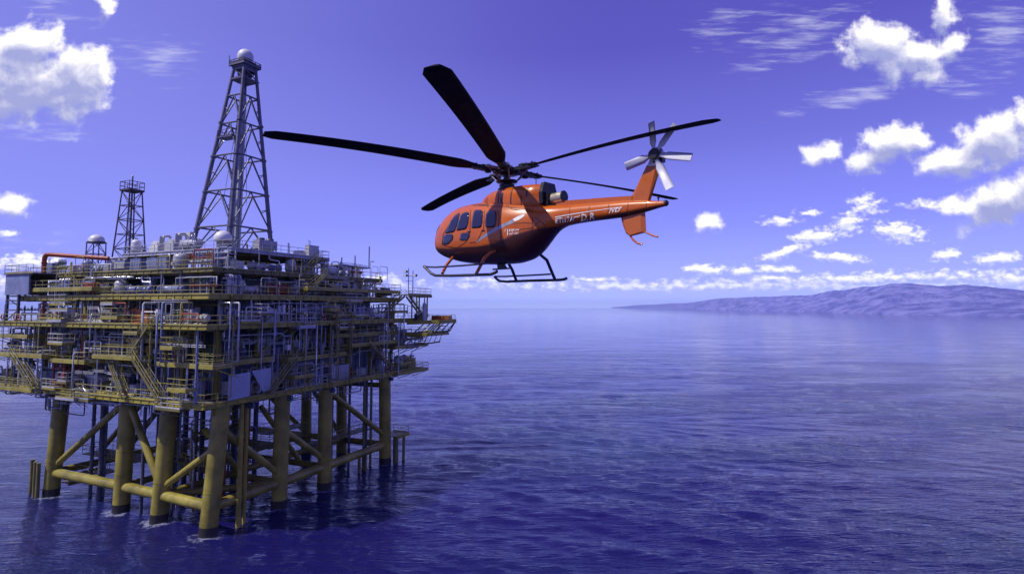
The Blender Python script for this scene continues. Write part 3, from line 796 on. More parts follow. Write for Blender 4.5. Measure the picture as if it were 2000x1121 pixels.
# --- fender piles and boat landing
for (x, y) in ((-1.6, 31.9), (-1.5, 32.8), (-1.0, 34.6)): part('fender_pile', MB().rod((x, y, -3), (x, y, 4.4), .24, 12).rod((x, y, 4.4), (x, y, 4.5), .27, 12), 'olive')
for (x, y) in ((31.4, -1.4), (32.2, -1.0), (33.2, -1.6), (32.6, -.2), (24.8, .6), (26, .4)): part('fender_pile', MB().rod((x, y, -3), (x, y, 4.2 if x > 30 else 2.6), .22, 12), 'olive')
bl = part('boat_landing', MB().box(30.8, -2.0, 4.2, 34.2, 1.2, 4.34).box(30.8, -2.05, 3.9, 34.2, -1.95, 4.3), 'yellow')
part('railing', rail_mb(MB(), [(30.8, -1.9), (34.1, -1.9), (34.1, 1.1)], 4.34), 'rail', bl)
bl = part('boat_landing', MB().box(1, 30, 1.3, 4.5, 31.6, 1.42).beam((1, 30, 1.2), (4.5, 30, 1.2), .2, .3), 'olive'); part('railing', rail_mb(MB(), [(1, 30), (4.5, 30)], 1.42), 'rail', bl)
# --- down-comers and portal frames of small pipe on the faces, junction boxes
r8 = random.Random(77)
for k in range(84):
    fc = r8.choice('sd'); s = r8.uniform(-1, 41 if fc == 's' else 36); o = r8.uniform(.2, 2.4)
    z0, z1 = r8.choice(((Z1, Z2), (Z1, Z3 - .6), (Z2, Z3 - .6), (Z1 - .8, Z2 + 1), (Z3, Z4 - .5), (Z2 + .5, Z4 - .4)))
    if z1 > Z3: o = min(o, 1.1); s = min(s, 32)
    x, y = face_xy(fc, s, o); r = r8.choice((.04, .05, .06, .09, .12))
    m = MB().rod((x, y, z0), (x, y, z1), r, 8)
    for t in (.3, .7): m.rod((x, y, z0 + (z1 - z0) * t), (x, y, z0 + (z1 - z0) * t + .1), r * 1.5, 8)
    part('down_comer', m, 'red' if k % 9 == 0 and fc == 's' else r8.choice(('pale', 'galv', 'grey', 'grey', 'rail', 'olive', 'blue', 'pale')))
for k in range(92):
    fc = r8.choice('sd'); z, zt = r8.choice(((Z1, Z2), (Z1, Z2), (Z2, Z3), (Z2, Z3), (Z3, Z4), (Z3, Z4), (Z4, Z5), (Z5, Z5 + 3)))
    s = r8.uniform(-.5, 38 if z < Z3 else 29); L = r8.uniform(.7, 3.4); h = min(zt - z - .9, r8.uniform(.9, 3.0))
    o = r8.uniform(.8, 2.1) if z < Z4 else r8.uniform(-1.5, .8)
    if z == Z2: o = r8.uniform(-.2, 1.8)
    r = r8.choice((.035, .045, .06, .08))
    P = lambda s_, z_: (*face_xy(fc, s_, o), z_)
    m = MB().tube([P(s, z), P(s, z + h - .12), P(s + .12, z + h), P(s + L, z + h), P(s + L + .12, z + h - .12), P(s + L + .12, z + r8.choice((0, 0, .5)))], r, 8)
    if r8.random() < .5: m.rod(P(s, z + h * .55), P(s + L + .12, z + h * .55), r * .8, 6)
    part('pipe_portal', m, 'red' if k % 7 == 0 and fc == 's' else r8.choice(('pale', 'galv', 'grey', 'rail', 'yellow', 'pale', 'blue', 'white')))
for k in range(60):
    fc = r8.choice('sd'); z = r8.choice((Z1, Z1, Z2, Z2, Z3, Z3, Z4)); s = r8.uniform(0, 38 if z < Z3 else 30); o = r8.uniform(.3, 1.8) if z < Z4 else r8.uniform(-1, .6)
    x, y = face_xy(fc, s, o); w = r8.uniform(.2, .5); h = r8.uniform(.4, 1.1); zz = z + r8.uniform(.3, 1.4)
    m = MB().box(x - w / 2, y - w / 2, zz, x + w / 2, y + w / 2, zz + h).rod((x, y, z), (x, y, zz + .1), .05, 6).rod((x + .05, y, zz + h - .05), (x + .05, y, zz + h + .8), .025, 5)
    part('junction_box', m, r8.choice(('pale', 'grey', 'blue', 'white', 'grey', 'yellow', 'red' if k % 4 == 0 else 'blue')))
# small landings stepping in and out of the deck edges, and pipes running up across them
for k in range(30):
    fc = 'sd'[k % 2]; zb = r8.choice((Z1, Z1, Z2, Z3, Z3, Z4)); s = r8.uniform(-1, 36 if zb < Z4 else 28); L = r8.uniform(1.6, 4.2); z = zb + r8.choice((-.9, -.5, .4, .8, 1.3, 1.7)); oh = r8.uniform(2.6, 3.5) if zb < Z4 else r8.uniform(1.5, 2.2); wd = r8.uniform(.9, 1.6)
    p0, p1 = face_xy(fc, s, oh), face_xy(fc, s + L, oh - wd)
    x0, x1 = sorted((p0[0], p1[0])); y0, y1 = sorted((p0[1], p1[1]))
    w_ = part('landing', MB().box(x0, y0, z - .08, x1, y1, z), 'deck')
    q0, q1, i0, i1 = face_xy(fc, s, oh), face_xy(fc, s + L, oh), face_xy(fc, s, oh - wd), face_xy(fc, s + L, oh - wd)
    b_ = MB().beam((*q0, z - .12), (*q1, z - .12), .08, .26).beam((*q0, z - .12), (*i0, z - .12), .08, .26).beam((*q1, z - .12), (*i1, z - .12), .08, .26)
    for p_, q_ in ((q0, i0), (q1, i1)): b_.beam((*p_, z - .2), (*q_, z - 1.1), .07)
    part('bracket', b_, r8.choice(('yellow', 'yellow', 'olive', 'grey')), w_)
    part('railing', rail_mb(MB(), [i0, q0, q1, i1], z, step=1.1), r8.choice(('rail', 'rail', 'grey', 'pale')), w_)
for k in range(34):
    fc = r8.choice('sd'); s = r8.uniform(-1.5, 40 if fc == 's' else 36); o = r8.uniform(2.66, 3.0)
    z0, z1 = r8.choice(((Z1 - 1, Z2 + .5), (Z1 + .5, Z3 + .9), (Z2 - .5, Z3 + 1.2), (Z1 - .6, Z3 - .3), (Z2, Z4 - .9))); r = r8.choice((.05, .06, .08, .1))
    P = lambda o_, z_: (*face_xy(fc, s, o_), z_)
    m = MB().tube([P(o - 1.2, z0), P(o - .15, z0), P(o, z0 + .15), P(o, z1 - .15), P(o - .15, z1), P(o - 1.4, z1)], r, 8)
    for t in (.25, .6): m.rod(P(o, z0 + (z1 - z0) * t), P(o, z0 + (z1 - z0) * t + .1), r * 1.5, 8)
    part('riser_pipe', m, r8.choice(('pale', 'grey', 'galv', 'rail', 'blue', 'yellow', 'olive')))
# long cable ladders and thin conduits along the faces
for k in range(40):
    fc = r8.choice('sd'); zb = r8.choice((Z1, Z1, Z2, Z2, Z3, Z4)); s = r8.uniform(-1, 28 if zb < Z4 else 20); L = r8.uniform(2.5, 8); z = zb + r8.uniform(1.2, 2.9); o = r8.uniform(-.6, 2.3) if zb < Z4 else r8.uniform(-1.5, 1.0)
    m = MB()
    if k % 2:
        for dz in (0, .22): m.beam((*face_xy(fc, s, o), z + dz), (*face_xy(fc, s + L, o), z + dz), .04, .06)
        for i in range(int(L / .35)): m.beam((*face_xy(fc, s + i * .35, o), z), (*face_xy(fc, s + i * .35, o), z + .22), .03)
    else:
        d_ = r8.uniform(-.5, .5)
        for j in range(3): m.tube([(*face_xy(fc, s, o), z + j * .13), (*face_xy(fc, s + L * .5, o), z + j * .13), (*face_xy(fc, s + L * .5 + .2, o), z + d_ + j * .13), (*face_xy(fc, s + L, o), z + d_ + j * .13)], .03, 5)
        for t in (.1, .45, .9): m.beam((*face_xy(fc, s + L * t, o - .02), z - .1 + (d_ if t > .6 else 0)), (*face_xy(fc, s + L * t, o - .02), z + .4 + (d_ if t > .6 else 0)), .05)
    part('cable_ladder' if k % 2 else 'conduit', m, r8.choice(('pale', 'galv', 'grey', 'rail', 'white', 'yellow')))
# vent stacks and whip aerials breaking the skyline
for k in range(30):
    a_, b_ = r8.uniform(1, 29), r8.uniform(1.5, 38); zb = Z5
    if 3 < a_ < 20 and 3 < b_ < 24: zb = Z6
    h = r8.uniform(1.2, 3.2) if zb == Z5 else r8.uniform(.8, 2.2)
    r = r8.choice((.08, .12, .16, .22))
    m = MB().rod((a_, b_, zb), (a_, b_, zb + h), r, 10)
    if k % 3 == 0: m.tube([(a_, b_, zb + h - .02), (a_, b_, zb + h + .2), (a_ - .1, b_ - .1, zb + h + .35), (a_ - .4, b_ - .4, zb + h + .35), (a_ - .5, b_ - .5, zb + h + .15)], r, 8)
    else: m.rod((a_, b_, zb + h + .08), (a_, b_, zb + h + .14), r * 1.9, 12).rod((a_, b_, zb + h), (a_, b_, zb + h + .1), r * .5, 6)
    part('vent_stack', m, r8.choice(('pale', 'white', 'grey', 'galv', 'yellow')))
# --- welded light poles of the decks
def pole(a, b, z, h, mat='dark', name='mast_pole'):
    part(name, MB().rod((a, b, z), (a, b, z + h), .09, 8, .06).box(a - .12, b - .12, z, a + .12, b + .12, z + .06), mat)
# ------------------------------------------------------------------ equipment: one builder per kind; x along the face, -y outwards, origin at floor level
def eq_vertical_vessel(r, H, W, c):
    rad, h = r.uniform(.5, .85), H * r.uniform(.78, .95)
    m = MB().lathe([(rad * .7, 0), (rad * .7, .35), (rad * .8, .38), (rad, .6), (rad, h - .35), (rad * .82, h - .12), (rad * .45, h), (.01, h + .03)], (0, .9, 0), 20)
    for z in (.8, h * .5, h - .5): m.lathe([(rad, z), (rad + .03, z), (rad + .03, z + .06), (rad, z + .06)], (0, .9, 0), 20)
    n = MB().rod((0, .9 - rad + .05, h * .4), (0, .9 - rad - .3, h * .4), .12, 10).rod((0, .9 - rad - .26, h * .4), (0, .9 - rad - .32, h * .4), .2, 10)
    t_ = MB().rod((.1, .9, h - .1), (.1, .9, h + .3), .1, 8)
    l = MB()
    for s in (-.2, .2): l.rod((rad + .12, .7 + s, 0), (rad + .12, .7 + s, h), .03, 5)
    for i in range(int(h / .3)): l.rod((rad + .12, .5, .2 + i * .3), (rad + .12, .9, .2 + i * .3), .02, 4)
    return [('shell', m, c), ('nozzle', n, 'grey'), ('top_nozzle', t_, 'grey'), ('ladder', l, 'rail')]
def eq_horizontal_vessel(r, H, W, c):
    rad = min(r.uniform(.55, .85), H * .3); L = W * .42; z = rad + .45
    m = MB().lathe([(.01, -L - .3), (rad * .55, -L - .24), (rad * .9, -L - .1), (rad, -L), (rad, L), (rad * .9, L + .1), (rad * .55, L + .24), (.01, L + .3)], (0, 1.0, z), 20, 'x')
    for x in (-L * .6, 0, L * .6): m.lathe([(rad, x), (rad + .025, x), (rad + .025, x + .07), (rad, x + .07)], (0, 1.0, z), 20, 'x')
    out = [('shell', m, c)]
    for x in (-L * .65, L * .65): out.append(('saddle', MB().box(x - .1, 1.0 - rad * .75, 0, x + .1, 1.0 + rad * .75, z - rad * .6), 'grey'))
    x = -L * .3
    out.append(('nozzle', MB().rod((x, 1, z + rad - .05), (x, 1, z + rad + .35), .1, 8).rod((x, 1, z + rad + .3), (x, 1, z + rad + .36), .17, 8), 'galv'))
    n = MB(); x = L * .4
    n.rod((x, 1, z + rad - .05), (x, 1, z + rad + .35), .1, 8).rod((x, 1, z + rad + .3), (x, 1, z + rad + .36), .17, 8)
    n.tube([(L * .4, 1, z + rad + .3), (L * .4, 1, z + rad + .55), (L * .4 + .2, .9, z + rad + .7), (L, .4, z + rad + .7), (L + .1, .3, z + rad + .5), (L + .1, .3, .1)], .07, 8)
    return out + [('outlet_pipe', n, 'galv')]
def eq_pump_skid(r, H, W, c):
    b = MB().box(-W * .4, .2, 0, W * .4, 1.6, .06)
    for y in (.2, 1.5): b.box(-W * .4, y, .06, W * .4, y + .1, .3)
    mo = MB().lathe([(.05, -.75), (.3, -.72), (.36, -.6), (.36, .3), (.28, .42), (.05, .44)], (-W * .14, .9, .75), 16, 'x')
    for i in range(7): mo.lathe([(.36, -.5 + i * .11), (.40, -.5 + i * .11), (.40, -.47 + i * .11), (.36, -.47 + i * .11)], (-W * .14, .9, .75), 16, 'x')
    mo.box(-W * .14 - .3, .7, .3, -W * .14 + .2, 1.1, .5)
    pu = MB().lathe([(.05, 0), (.42, .05), (.5, .2), (.42, .4), (.15, .5), (.05, .52)], (W * .2, .9, .75), 16, 'x').box(W * .2, .7, .3, W * .2 + .35, 1.1, .5)
    pi = MB().tube([(W * .2 + .25, .9, 1.1), (W * .2 + .25, .9, H * .6), (W * .2 + .1, .9, H * .6 + .2), (-W * .3, .9, H * .6 + .25), (-W * .38, .9, H * .6 + .4), (-W * .38, .9, H)], .12, 10).rod((W * .2 + .25, .9, 1.25), (W * .2 + .25, .9, 1.32), .22, 10)
    return [('base_frame', b, 'dark'), ('motor', mo, c), ('pump_casing', pu, 'blue'), ('discharge_pipe', pi, 'galv')]
def eq_pipe_rack(r, H, W, c):
    out = []; fm = 'olive' if r.random() < .5 else 'grey'
    for x in (-W * .45, W * .45):
        f = MB()
        for y in (.2, 1.2): f.beam((x, y, 0), (x, y, H), .12)
        for z in (H * .45, H * .72, H - .1): f.beam((x, .1, z), (x, 1.3, z), .1)
        out.append(('frame', f, fm))
    for i in range(r.randrange(5, 8)):
        z = (H * .45, H * .72, H - .1)[i % 3] + .14; y = .25 + (i // 3) * .4; rr = r.choice((.06, .08, .11, .14))
        m = MB(); x1 = W * r.uniform(.1, .5); x0 = -W * r.uniform(.2, .5)
        pts = [(x0, y, z), (x1 - .2, y, z), (x1, y, z - .18), (x1, y, .05)]
        if r.random() < .5: pts = [(x0, y - .02, .3), (x0, y - .02, z - .18)] + [(x0 + .2, y, z)] + pts[1:2] + [(x1, y, z)]
        m.tube(pts, rr, 8)
        out.append(('pipe', m, r.choice((c, 'galv', 'grey', 'pale', 'yellow', 'blue', 'rail'))))
    return out
def eq_riser_bank(r, H, W, c):
    out = []; n = r.randrange(6, 11)
    for i in range(n):
        x = -W * .42 + W * .84 * i / (n - 1); rr = r.choice((.07, .1, .13)); y = .5 + r.uniform(0, .3); hh = H - r.choice((0, 0, .4, .9))
        m = MB().tube([(x, y, 0), (x, y, hh - .25), (x, y + .1, hh - .06), (x, y + .35, hh), (x, y + .9, hh)], rr, 8)
        for z in (H * .3, H * .62): m.rod((x, y, z), (x, y, z + .1), rr * 1.5, 8)
        out.append(('pipe', m, c if r.random() < .7 else r.choice(('grey', 'blue', 'galv'))))
    out.append(('clamp_rail', MB().beam((-W * .48, .44, H * .45), (W * .48, .44, H * .45), .08).beam((-W * .48, .44, H * .8), (W * .48, .44, H * .8), .08), 'dark'))
    return out
def eq_control_cabinet(r, H, W, c):
    h = min(2.1, H * .7); w = W * .42
    b = MB().box(-w, .5, .12, w, 1.3, h).box(-w - .04, .46, h, w + .04, 1.34, h + .06).box(-w + .05, .55, 0, w - .05, 1.25, .12)
    out = [('casing', b, c)]; n = r.choice((2, 3, 4))
    for i in range(n):
        x0 = -w + .06 + i * (2 * w - .06) / n; x1 = x0 + (2 * w - .06) / n - .06
        d = MB().box(x0, .46, .2, x1, .498, h - .08)
        for k in range(4): d.box(x0 + .12, .44, .4 + k * .09, x1 - .12, .458, .44 + k * .09)
        d.box(x1 - .1, .42, h * .5, x1 - .06, .458, h * .5 + .2)
        out.append(('door', d, c))
    for k in range(3): out[0][1].tube([(-w + .3 + k * .2, .9, h), (-w + .3 + k * .2, .9, h + .5), (-w + .3 + k * .2, 1.0, H)], .03, 5)
    return out
def eq_heat_exchanger(r, H, W, c):
    out = []
    k = 2 if H > 2.6 else 1
    for j in range(k):
        z = .75 + j * 1.15; L = W * .4
        m = MB().lathe([(.01, -L - .45), (.3, -L - .4), (.42, -L - .25), (.42, -L), (.56, -L), (.56, -L + .1), (.42, -L + .1), (.42, L - .1), (.56, L - .1), (.56, L), (.42, L), (.42, L + .25), (.3, L + .4), (.01, L + .45)], (0, .9, z), 18, 'x')
        out.append(('shell', m, c))
        out.append(('nozzle', MB().rod((-L + .4, .9, z + .38), (-L + .4, .9, z + .72), .13, 8), 'galv')); out.append(('nozzle', MB().rod((L - .5, .9, z - .7), (L - .5, .9, z - .38), .13, 8), 'galv'))
    for x in (-W * .25, W * .25): s = MB(); out.append(('stand', s, 'dark')); s.box(x - .08, .45, 0, x + .08, .55, .75 + (k - 1) * 1.15).box(x - .08, 1.25, 0, x + .08, 1.35, .75 + (k - 1) * 1.15).box(x - .08, .55, .2, x + .08, 1.25, .34)
    return out
def eq_air_cooler(r, H, W, c):
    h = H * .62; w = W * .44
    b = MB().box(-w, .4, .5, w, 1.6, h)
    for x in (-w + .1, w - .1):
        for y in (.5, 1.5): b.beam((x, y, 0), (x, y, .5), .12)
    l = MB()
    for i in range(int((h - .7) / .16)):
        z = .6 + i * .16; l.plate([(-w + .08, .34, z), (w - .08, .34, z), (w - .08, .395, z + .1), (-w + .08, .395, z + .1)], (0, .01, .02))
    f = [('fan_ring', MB().lathe([(.5, 0), (.5, .3), (.46, .3), (.46, .02)], (x, 1.0, h), 18), 'dark') for x in (-w * .5, w * .5)]
    return [('casing', b, c), ('louvre', l, 'grey')] + f
def eq_container(r, H, W, c):
    h = min(2.4, H * .8); w = W * .46
    b = MB().box(-w, .3, .1, w, 1.9, h)
    x = -w + .12
    while x < w - .15: b.box(x, .26, .25, x + .12, .298, h - .15); x += .24
    f = MB()
    for z in (.1, h - .06): f.beam((-w, .27, z + .03), (w, .27, z + .03), .1, .12)
    for x in (-w, w): f.beam((x, .27, .1), (x, .27, h), .12)
    d = [('door', MB().box(w + .002, y0, .2, w + .05, y1, h - .1).rod((w + .06, yr, .2), (w + .06, yr, h - .1), .025, 6), c) for y0, y1, yr in ((.4, 1.05, .9), (1.1, 1.8, 1.25))]
    return [('body', b, c), ('corner_frame', f, c)] + d
def eq_valve_manifold(r, H, W, c):
    w = W * .44
    out = [('header', MB().rod((-w, .9, 1.1), (w, .9, 1.1), .16, 12).rod((-w, .9, 1.1), (-w - .05, .9, 1.1), .26, 12).rod((w, .9, 1.1), (w + .05, .9, 1.1), .26, 12), c)]
    n = r.randrange(3, 6)
    for i in range(n):
        x = -w + .3 + (2 * w - .6) * i / (n - 1)
        out.append(('branch_pipe', MB().rod((x, .9, .05), (x, .9, H * .9), .08, 8), r.choice((c, 'galv', 'yellow', 'grey'))))
        v = MB().lathe([(.06, -.22), (.17, -.2), (.17, -.14), (.1, -.1), (.14, 0), (.1, .1), (.17, .14), (.17, .2), (.06, .22)], (x, .9, 1.75), 10).rod((x, .9, 1.75), (x, .45, 1.75), .03, 6)
        v.torus((x, .45, 1.75), .17, .025, 'y', 12, 5).rod((x - .16, .45, 1.75), (x + .16, .45, 1.75), .018, 4).rod((x, .45, 1.6), (x, .45, 1.9), .018, 4)
        out.append(('valve', v, r.choice(('red', 'yellow', 'blue', 'green'))))
    return out + [('support', MB().box(x - .07, .8, 0, x + .07, 1.0, .96), 'dark') for x in (-w * .8, w * .8)]
def eq_gas_bottle_rack(r, H, W, c):
    w = W * .4; out = []
    f = MB()
    for x in (-w, w):
        for y in (.4, 1.2): f.beam((x, y, 0), (x, y, 1.8), .07)
    for z in (.05, .9, 1.75): f.beam((-w, .4, z), (w, .4, z), .06).beam((-w, 1.2, z), (w, 1.2, z), .06)
    out.append(('rack', f, 'yellow'))
    n = max(3, int(2 * w / .34))
    for i in range(n):
        x = -w + .2 + i * (2 * w - .4) / (n - 1)
        out.append(('bottle', MB().lathe([(.11, .06), (.14, .1), (.14, 1.3), (.11, 1.45), (.05, 1.55), (.05, 1.65), (.01, 1.66)], (x, .72, 0), 10), c))
    return out
def eq_tote_tank(r, H, W, c):
    t = MB().box(-.55, .4, .16, .55, 1.5, 1.2).rod((0, .95, 1.2), (0, .95, 1.27), .18, 12)
    f = MB()
    for x in (-.6, -.2, .2, .6): f.rod((x, .36, .1), (x, .36, 1.26), .025, 5).rod((x, 1.54, .1), (x, 1.54, 1.26), .025, 5)
    for z in (.14, .5, .86, 1.25): f.rod((-.6, .36, z), (.6, .36, z), .025, 5).rod((-.6, 1.54, z), (.6, 1.54, z), .025, 5).rod((-.6, .36, z), (-.6, 1.54, z), .025, 5).rod((.6, .36, z), (.6, 1.54, z), .025, 5)
    p = MB().box(-.6, .35, 0, .6, 1.55, .1)
    return [('tank', t, c), ('cage', f, 'galv'), ('pallet', p, 'dark')]
def eq_generator(r, H, W, c):
    w = W * .44
    b = MB().box(-w, .4, .2, w, 1.7, 1.7).box(-w - .05, .35, 0, w + .05, 1.75, .2).plate([(-w, .4, 1.7), (-w * .2, .4, 1.7), (-w * .2, .7, 1.95), (-w, .7, 1.95)], (0, 1.0, 0))
    g = MB()
    for k in range(8): g.box(-w + .15, .37, .5 + k * .13, -w * .1, .398, .56 + k * .13)
    e = MB().tube([(w * .5, 1, 1.6), (w * .5, 1, 2.2), (w * .6, 1, 2.4), (w * .8, 1, 2.45)], .11, 10).rod((w * .1, .8, 2.0), (w * .9, .8, 2.0), .2, 12)
    d = MB().box(w * .1, .37, .35, w * .9, .398, 1.5)
    return [('housing', b, c), ('grille', g, 'dark'), ('exhaust', e, 'galv'), ('door', d, c)]
KINDS = {
    'vertical_vessel': (eq_vertical_vessel, 'vertical vessel with ladder', 'vessel', ('pale', 'grey', 'blue', 'white')),
    'horizontal_vessel': (eq_horizontal_vessel, 'horizontal vessel on saddles', 'vessel', ('pale', 'grey', 'blue', 'white')),
    'pump_skid': (eq_pump_skid, 'pump skid with riser pipe', 'pump', ('orange', 'blue', 'yellow', 'grey')),
    'pipe_rack': (eq_pipe_rack, 'pipe rack', 'pipe rack', ('grey', 'galv', 'yellow', 'pale')),
    'riser_bank': (eq_riser_bank, 'bank of upright pipes', 'pipes', ('pale', 'galv', 'grey')),
    'control_cabinet': (eq_control_cabinet, 'control cabinet with louvred doors', 'cabinet', ('grey', 'pale', 'blue')),
    'heat_exchanger': (eq_heat_exchanger, 'flanged heat exchanger', 'heat exchanger', ('grey', 'pale', 'blue')),
    'air_cooler': (eq_air_cooler, 'louvred air cooler', 'cooler', ('grey', 'blue', 'pale')),
    'shipping_container': (eq_container, 'ribbed steel container', 'container', ('blue', 'grey', 'orange', 'white')),
    'valve_manifold': (eq_valve_manifold, 'valve manifold with handwheels', 'manifold', ('galv', 'yellow', 'grey', 'red')),
    'gas_bottle_rack': (eq_gas_bottle_rack, 'rack of gas bottles', 'bottle rack', ('grey', 'green', 'red')),
    'tote_tank': (eq_tote_tank, 'caged chemical tote tank', 'tote tank', ('white', 'pale')),
    'generator': (eq_generator, 'generator set with exhaust', 'generator', ('orange', 'yellow', 'blue', 'white')),
}
CNAME = {'pale': 'pale grey', 'grey': 'grey', 'blue': 'blue-grey', 'white': 'white', 'orange': 'orange', 'yellow': 'yellow', 'galv': 'silvery', 'red': 'rust-red', 'green': 'green', 'dark': 'dark'}
ORD = ['first', 'second', 'third', 'fourth', 'fifth', 'sixth', 'seventh', 'eighth', 'ninth']
SIDE = {'s': 'sunlit', 'd': 'shaded'}
used_labels = set()
def equip(kind, colour, a, b, z, turn, H, W, label, seed):
    fn, ph, cat, _ = KINDS[kind]
    assert label not in used_labels, label
    used_labels.add(label)
    t = pthing(kind, label, cat, a, b, z, GROUPS.get(kind), turn)
    for nm, mb, mat in fn(random.Random(seed), H, W, colour): mb.build(nm, M[mat], t)
    return t
GROUPS = {'vertical_vessel': 'upright process vessels', 'horizontal_vessel': 'lying process vessels', 'pump_skid': 'pump skids on the decks', 'pipe_rack': 'pipe racks on the decks', 'riser_bank': 'banks of upright pipes', 'control_cabinet': 'control cabinets', 'heat_exchanger': 'heat exchangers',
          'air_cooler': 'louvred air coolers', 'shipping_container': 'steel containers on the decks', 'valve_manifold': 'valve manifolds', 'gas_bottle_rack': 'gas bottle racks', 'tote_tank': 'chemical tote tanks', 'generator': 'generator sets'}
r6 = random.Random(42)
heavy = ['vertical_vessel', 'horizontal_vessel', 'heat_exchanger', 'riser_bank', 'pipe_rack', 'air_cooler', 'shipping_container', 'valve_manifold', 'riser_bank', 'pipe_rack', 'control_cabinet', 'pump_skid', 'generator', 'gas_bottle_rack', 'tote_tank', 'pipe_rack', 'valve_manifold']
LEVELS = [('cellar deck', Z1, Z2 - .7, 1.3, {'s': 8, 'd': 7}), ('mezzanine deck', Z2, Z3 - .9, -.2, {'s': 8, 'd': 7}), ('main deck', Z3, Z4 - .8, 1.2, {'s': 7, 'd': 6}), ('upper deck', Z4, Z5 - .6, .5, {'s': 6, 'd': 6}), ('top deck', Z5, Z5 + 2.6, -1.6, {'s': 7, 'd': 5})]
for li, (dn, z, zt, o, nb) in enumerate(LEVELS):
    for fc in 'sd':
        for bay in range(nb[fc]):
            picked = set()
            slots = ((1.55, 2.5), (4.25, 2.5)) if r6.random() < .75 else ((2.75, 4.6),)
            for (off, W_) in slots:
                kind = r6.choice([k for k in heavy if k not in picked and not (W_ < 3 and k in ('shipping_container',))])
                if dn == 'top deck' and kind == 'riser_bank': kind = 'vertical_vessel' if 'vertical_vessel' not in picked else 'tote_tank'
                if kind in picked: continue
                picked.add(kind)
                colr = r6.choice(KINDS[kind][3])
                s = bay * 5.5 + off + (.2 if fc == 'd' else .4)
                if fc == 's' and bay == 0 and off < 2 and dn != 'mezzanine deck': s += .3
                H = min(zt - z, 3.3) - .1
                x, y = face_xy(fc, s, o + r6.uniform(-.3, .3))
                lab = f'{CNAME[colr]} {KINDS[kind][1]} on {dn}, {SIDE[fc]} side, {ORD[bay]} bay from corner'
                equip(kind, colr, x, y, z + .004, 0 if fc == 'd' else -90, H, W_, lab, r6.randrange(10**6))

# ------------------------------------------------------------------ named landmarks on the platform
# drilling derrick
DX, DY = 11.6, 13.3
dk = pthing('drilling_derrick', 'tall tapering four-legged steel drilling derrick rising from the top deck', 'derrick', DX, DY, Z6 - .2, None)
DH, B0, B1 = 28.0, 3.75, 1.02
LEAN = Vector((.6, -.6, 0))                              # slight set of the crown towards the open sea
def dleg(i, z):
    t = z / DH; h = B0 + (B1 - B0) * t
    s = ((-1, -1), (-1, 1), (1, 1), (1, -1))[i % 4]
    return Vector((s[0] * h, s[1] * h, z)) + LEAN * t
for i in range(4):
    m = MB().rod(dleg(i, 0), dleg(i, DH), .33, 12, .22)
    for z in (4, 9.3, 14.5, 19.6): m.rod(dleg(i, z - .12), dleg(i, z + .12), .40, 12)
    m.box(*(dleg(i, 0) - Vector((.6, .6, .02))), *(dleg(i, 0) + Vector((.6, .6, .25))))
    m.build('leg', M['derrick'], dk)
LV = [4.2, 9.4, 14.6, 19.4, 23.6]
for i in range(4):
    for z in LV: MB().rod(dleg(i, z), dleg(i + 1, z), .13, 8).build('girt', M['derrick'], dk)
    zz = [0.4] + LV
    for k, (z0, z1) in enumerate(zip(zz, zz[1:])):
        mid = (dleg(i, z1) + dleg(i + 1, z1)) / 2
        for j in (i, i + 1): 
            p = dleg(j, z0); c = p.lerp(mid, .5)
            m = MB().rod(p, mid, .10, 8)
            m.rod(c, dleg(j, (z0 + z1) / 2 + .5), .06, 6)
            m.build('diagonal', M['derrick'], dk)
for (x, y, r, mat, z1) in ((.1, 0, .34, 'grey', 24), (-.7, .5, .16, 'derrick', 22), (.7, -.5, .16, 'pale', 20), (.9, .6, .09, 'derrick', 24), (-.3, -.9, .22, 'grey', 13)):
    MB().rod((x, y, 0), (x * .5 + LEAN.x * z1 / DH, y * .5 + LEAN.y * z1 / DH, z1), r, 10).build('standpipe', M[mat], dk)
for k in range(4):
    x, y = (-.5 + k * .35, .4 - k * .3)
    MB().rod((x * .4 + LEAN.x * .9, y * .4 + LEAN.y * .9, 24), (x * 2.2, y * 2.2, 8), .03, 5).build('cable', M['dark'], dk)
c = LEAN * .62
m = MB().box(-2.3 + c.x, -1.0 + c.y, 17.2, -.8 + c.x, 1.9 + c.y, 17.3)
mb_ = m.build('monkey_board', M['derrick'], dk)
rail_mb(MB(), [(-.8 + c.x, -1 + c.y), (-2.3 + c.x, -1 + c.y), (-2.3 + c.x, 1.9 + c.y), (-.8 + c.x, 1.9 + c.y)], 17.3, 1.0, .035, 1.1).build('railing', M['lattice'], mb_)
c = LEAN
m = MB().box(-1.4 + c.x, -1.4 + c.y, DH - 1.9, 1.4 + c.x, 1.4 + c.y, DH - 1.7)
m.box(-1.25 + c.x, -1.25 + c.y, DH - .05, 1.25 + c.x, 1.25 + c.y, DH + .2).box(-1.55 + c.x, -1.55 + c.y, DH + .2, 1.55 + c.x, 1.55 + c.y, DH + .42).box(-.95 + c.x, -.95 + c.y, DH + .42, .95 + c.x, .95 + c.y, DH + .9).box(-1.1 + c.x, -1.1 + c.y, DH + .9, 1.1 + c.x, 1.1 + c.y, DH + 1.0)
for s in (-.7, 0, .7): m.lathe([(.5, -.08), (.62, -.08), (.62, .08), (.5, .08)], (c.x + s, c.y, DH - .9), 14, 'x')
for i in range(4): m.beam(dleg(i, DH - .2) , dleg(i + 1, DH - .2), .2, .5).beam(dleg(i, DH - 1.6), dleg(i + 1, DH - .3), .12)
m.build('crown_block', M['derrick'], dk)
rail_mb(MB(), [(-1.5 + c.x, -1.5 + c.y), (1.5 + c.x, -1.5 + c.y), (1.5 + c.x, 1.5 + c.y), (-1.5 + c.x, 1.5 + c.y), (-1.5 + c.x, -1.5 + c.y)], DH + .42, .55, .05, 1.0).build('railing', M['lattice'], dk)
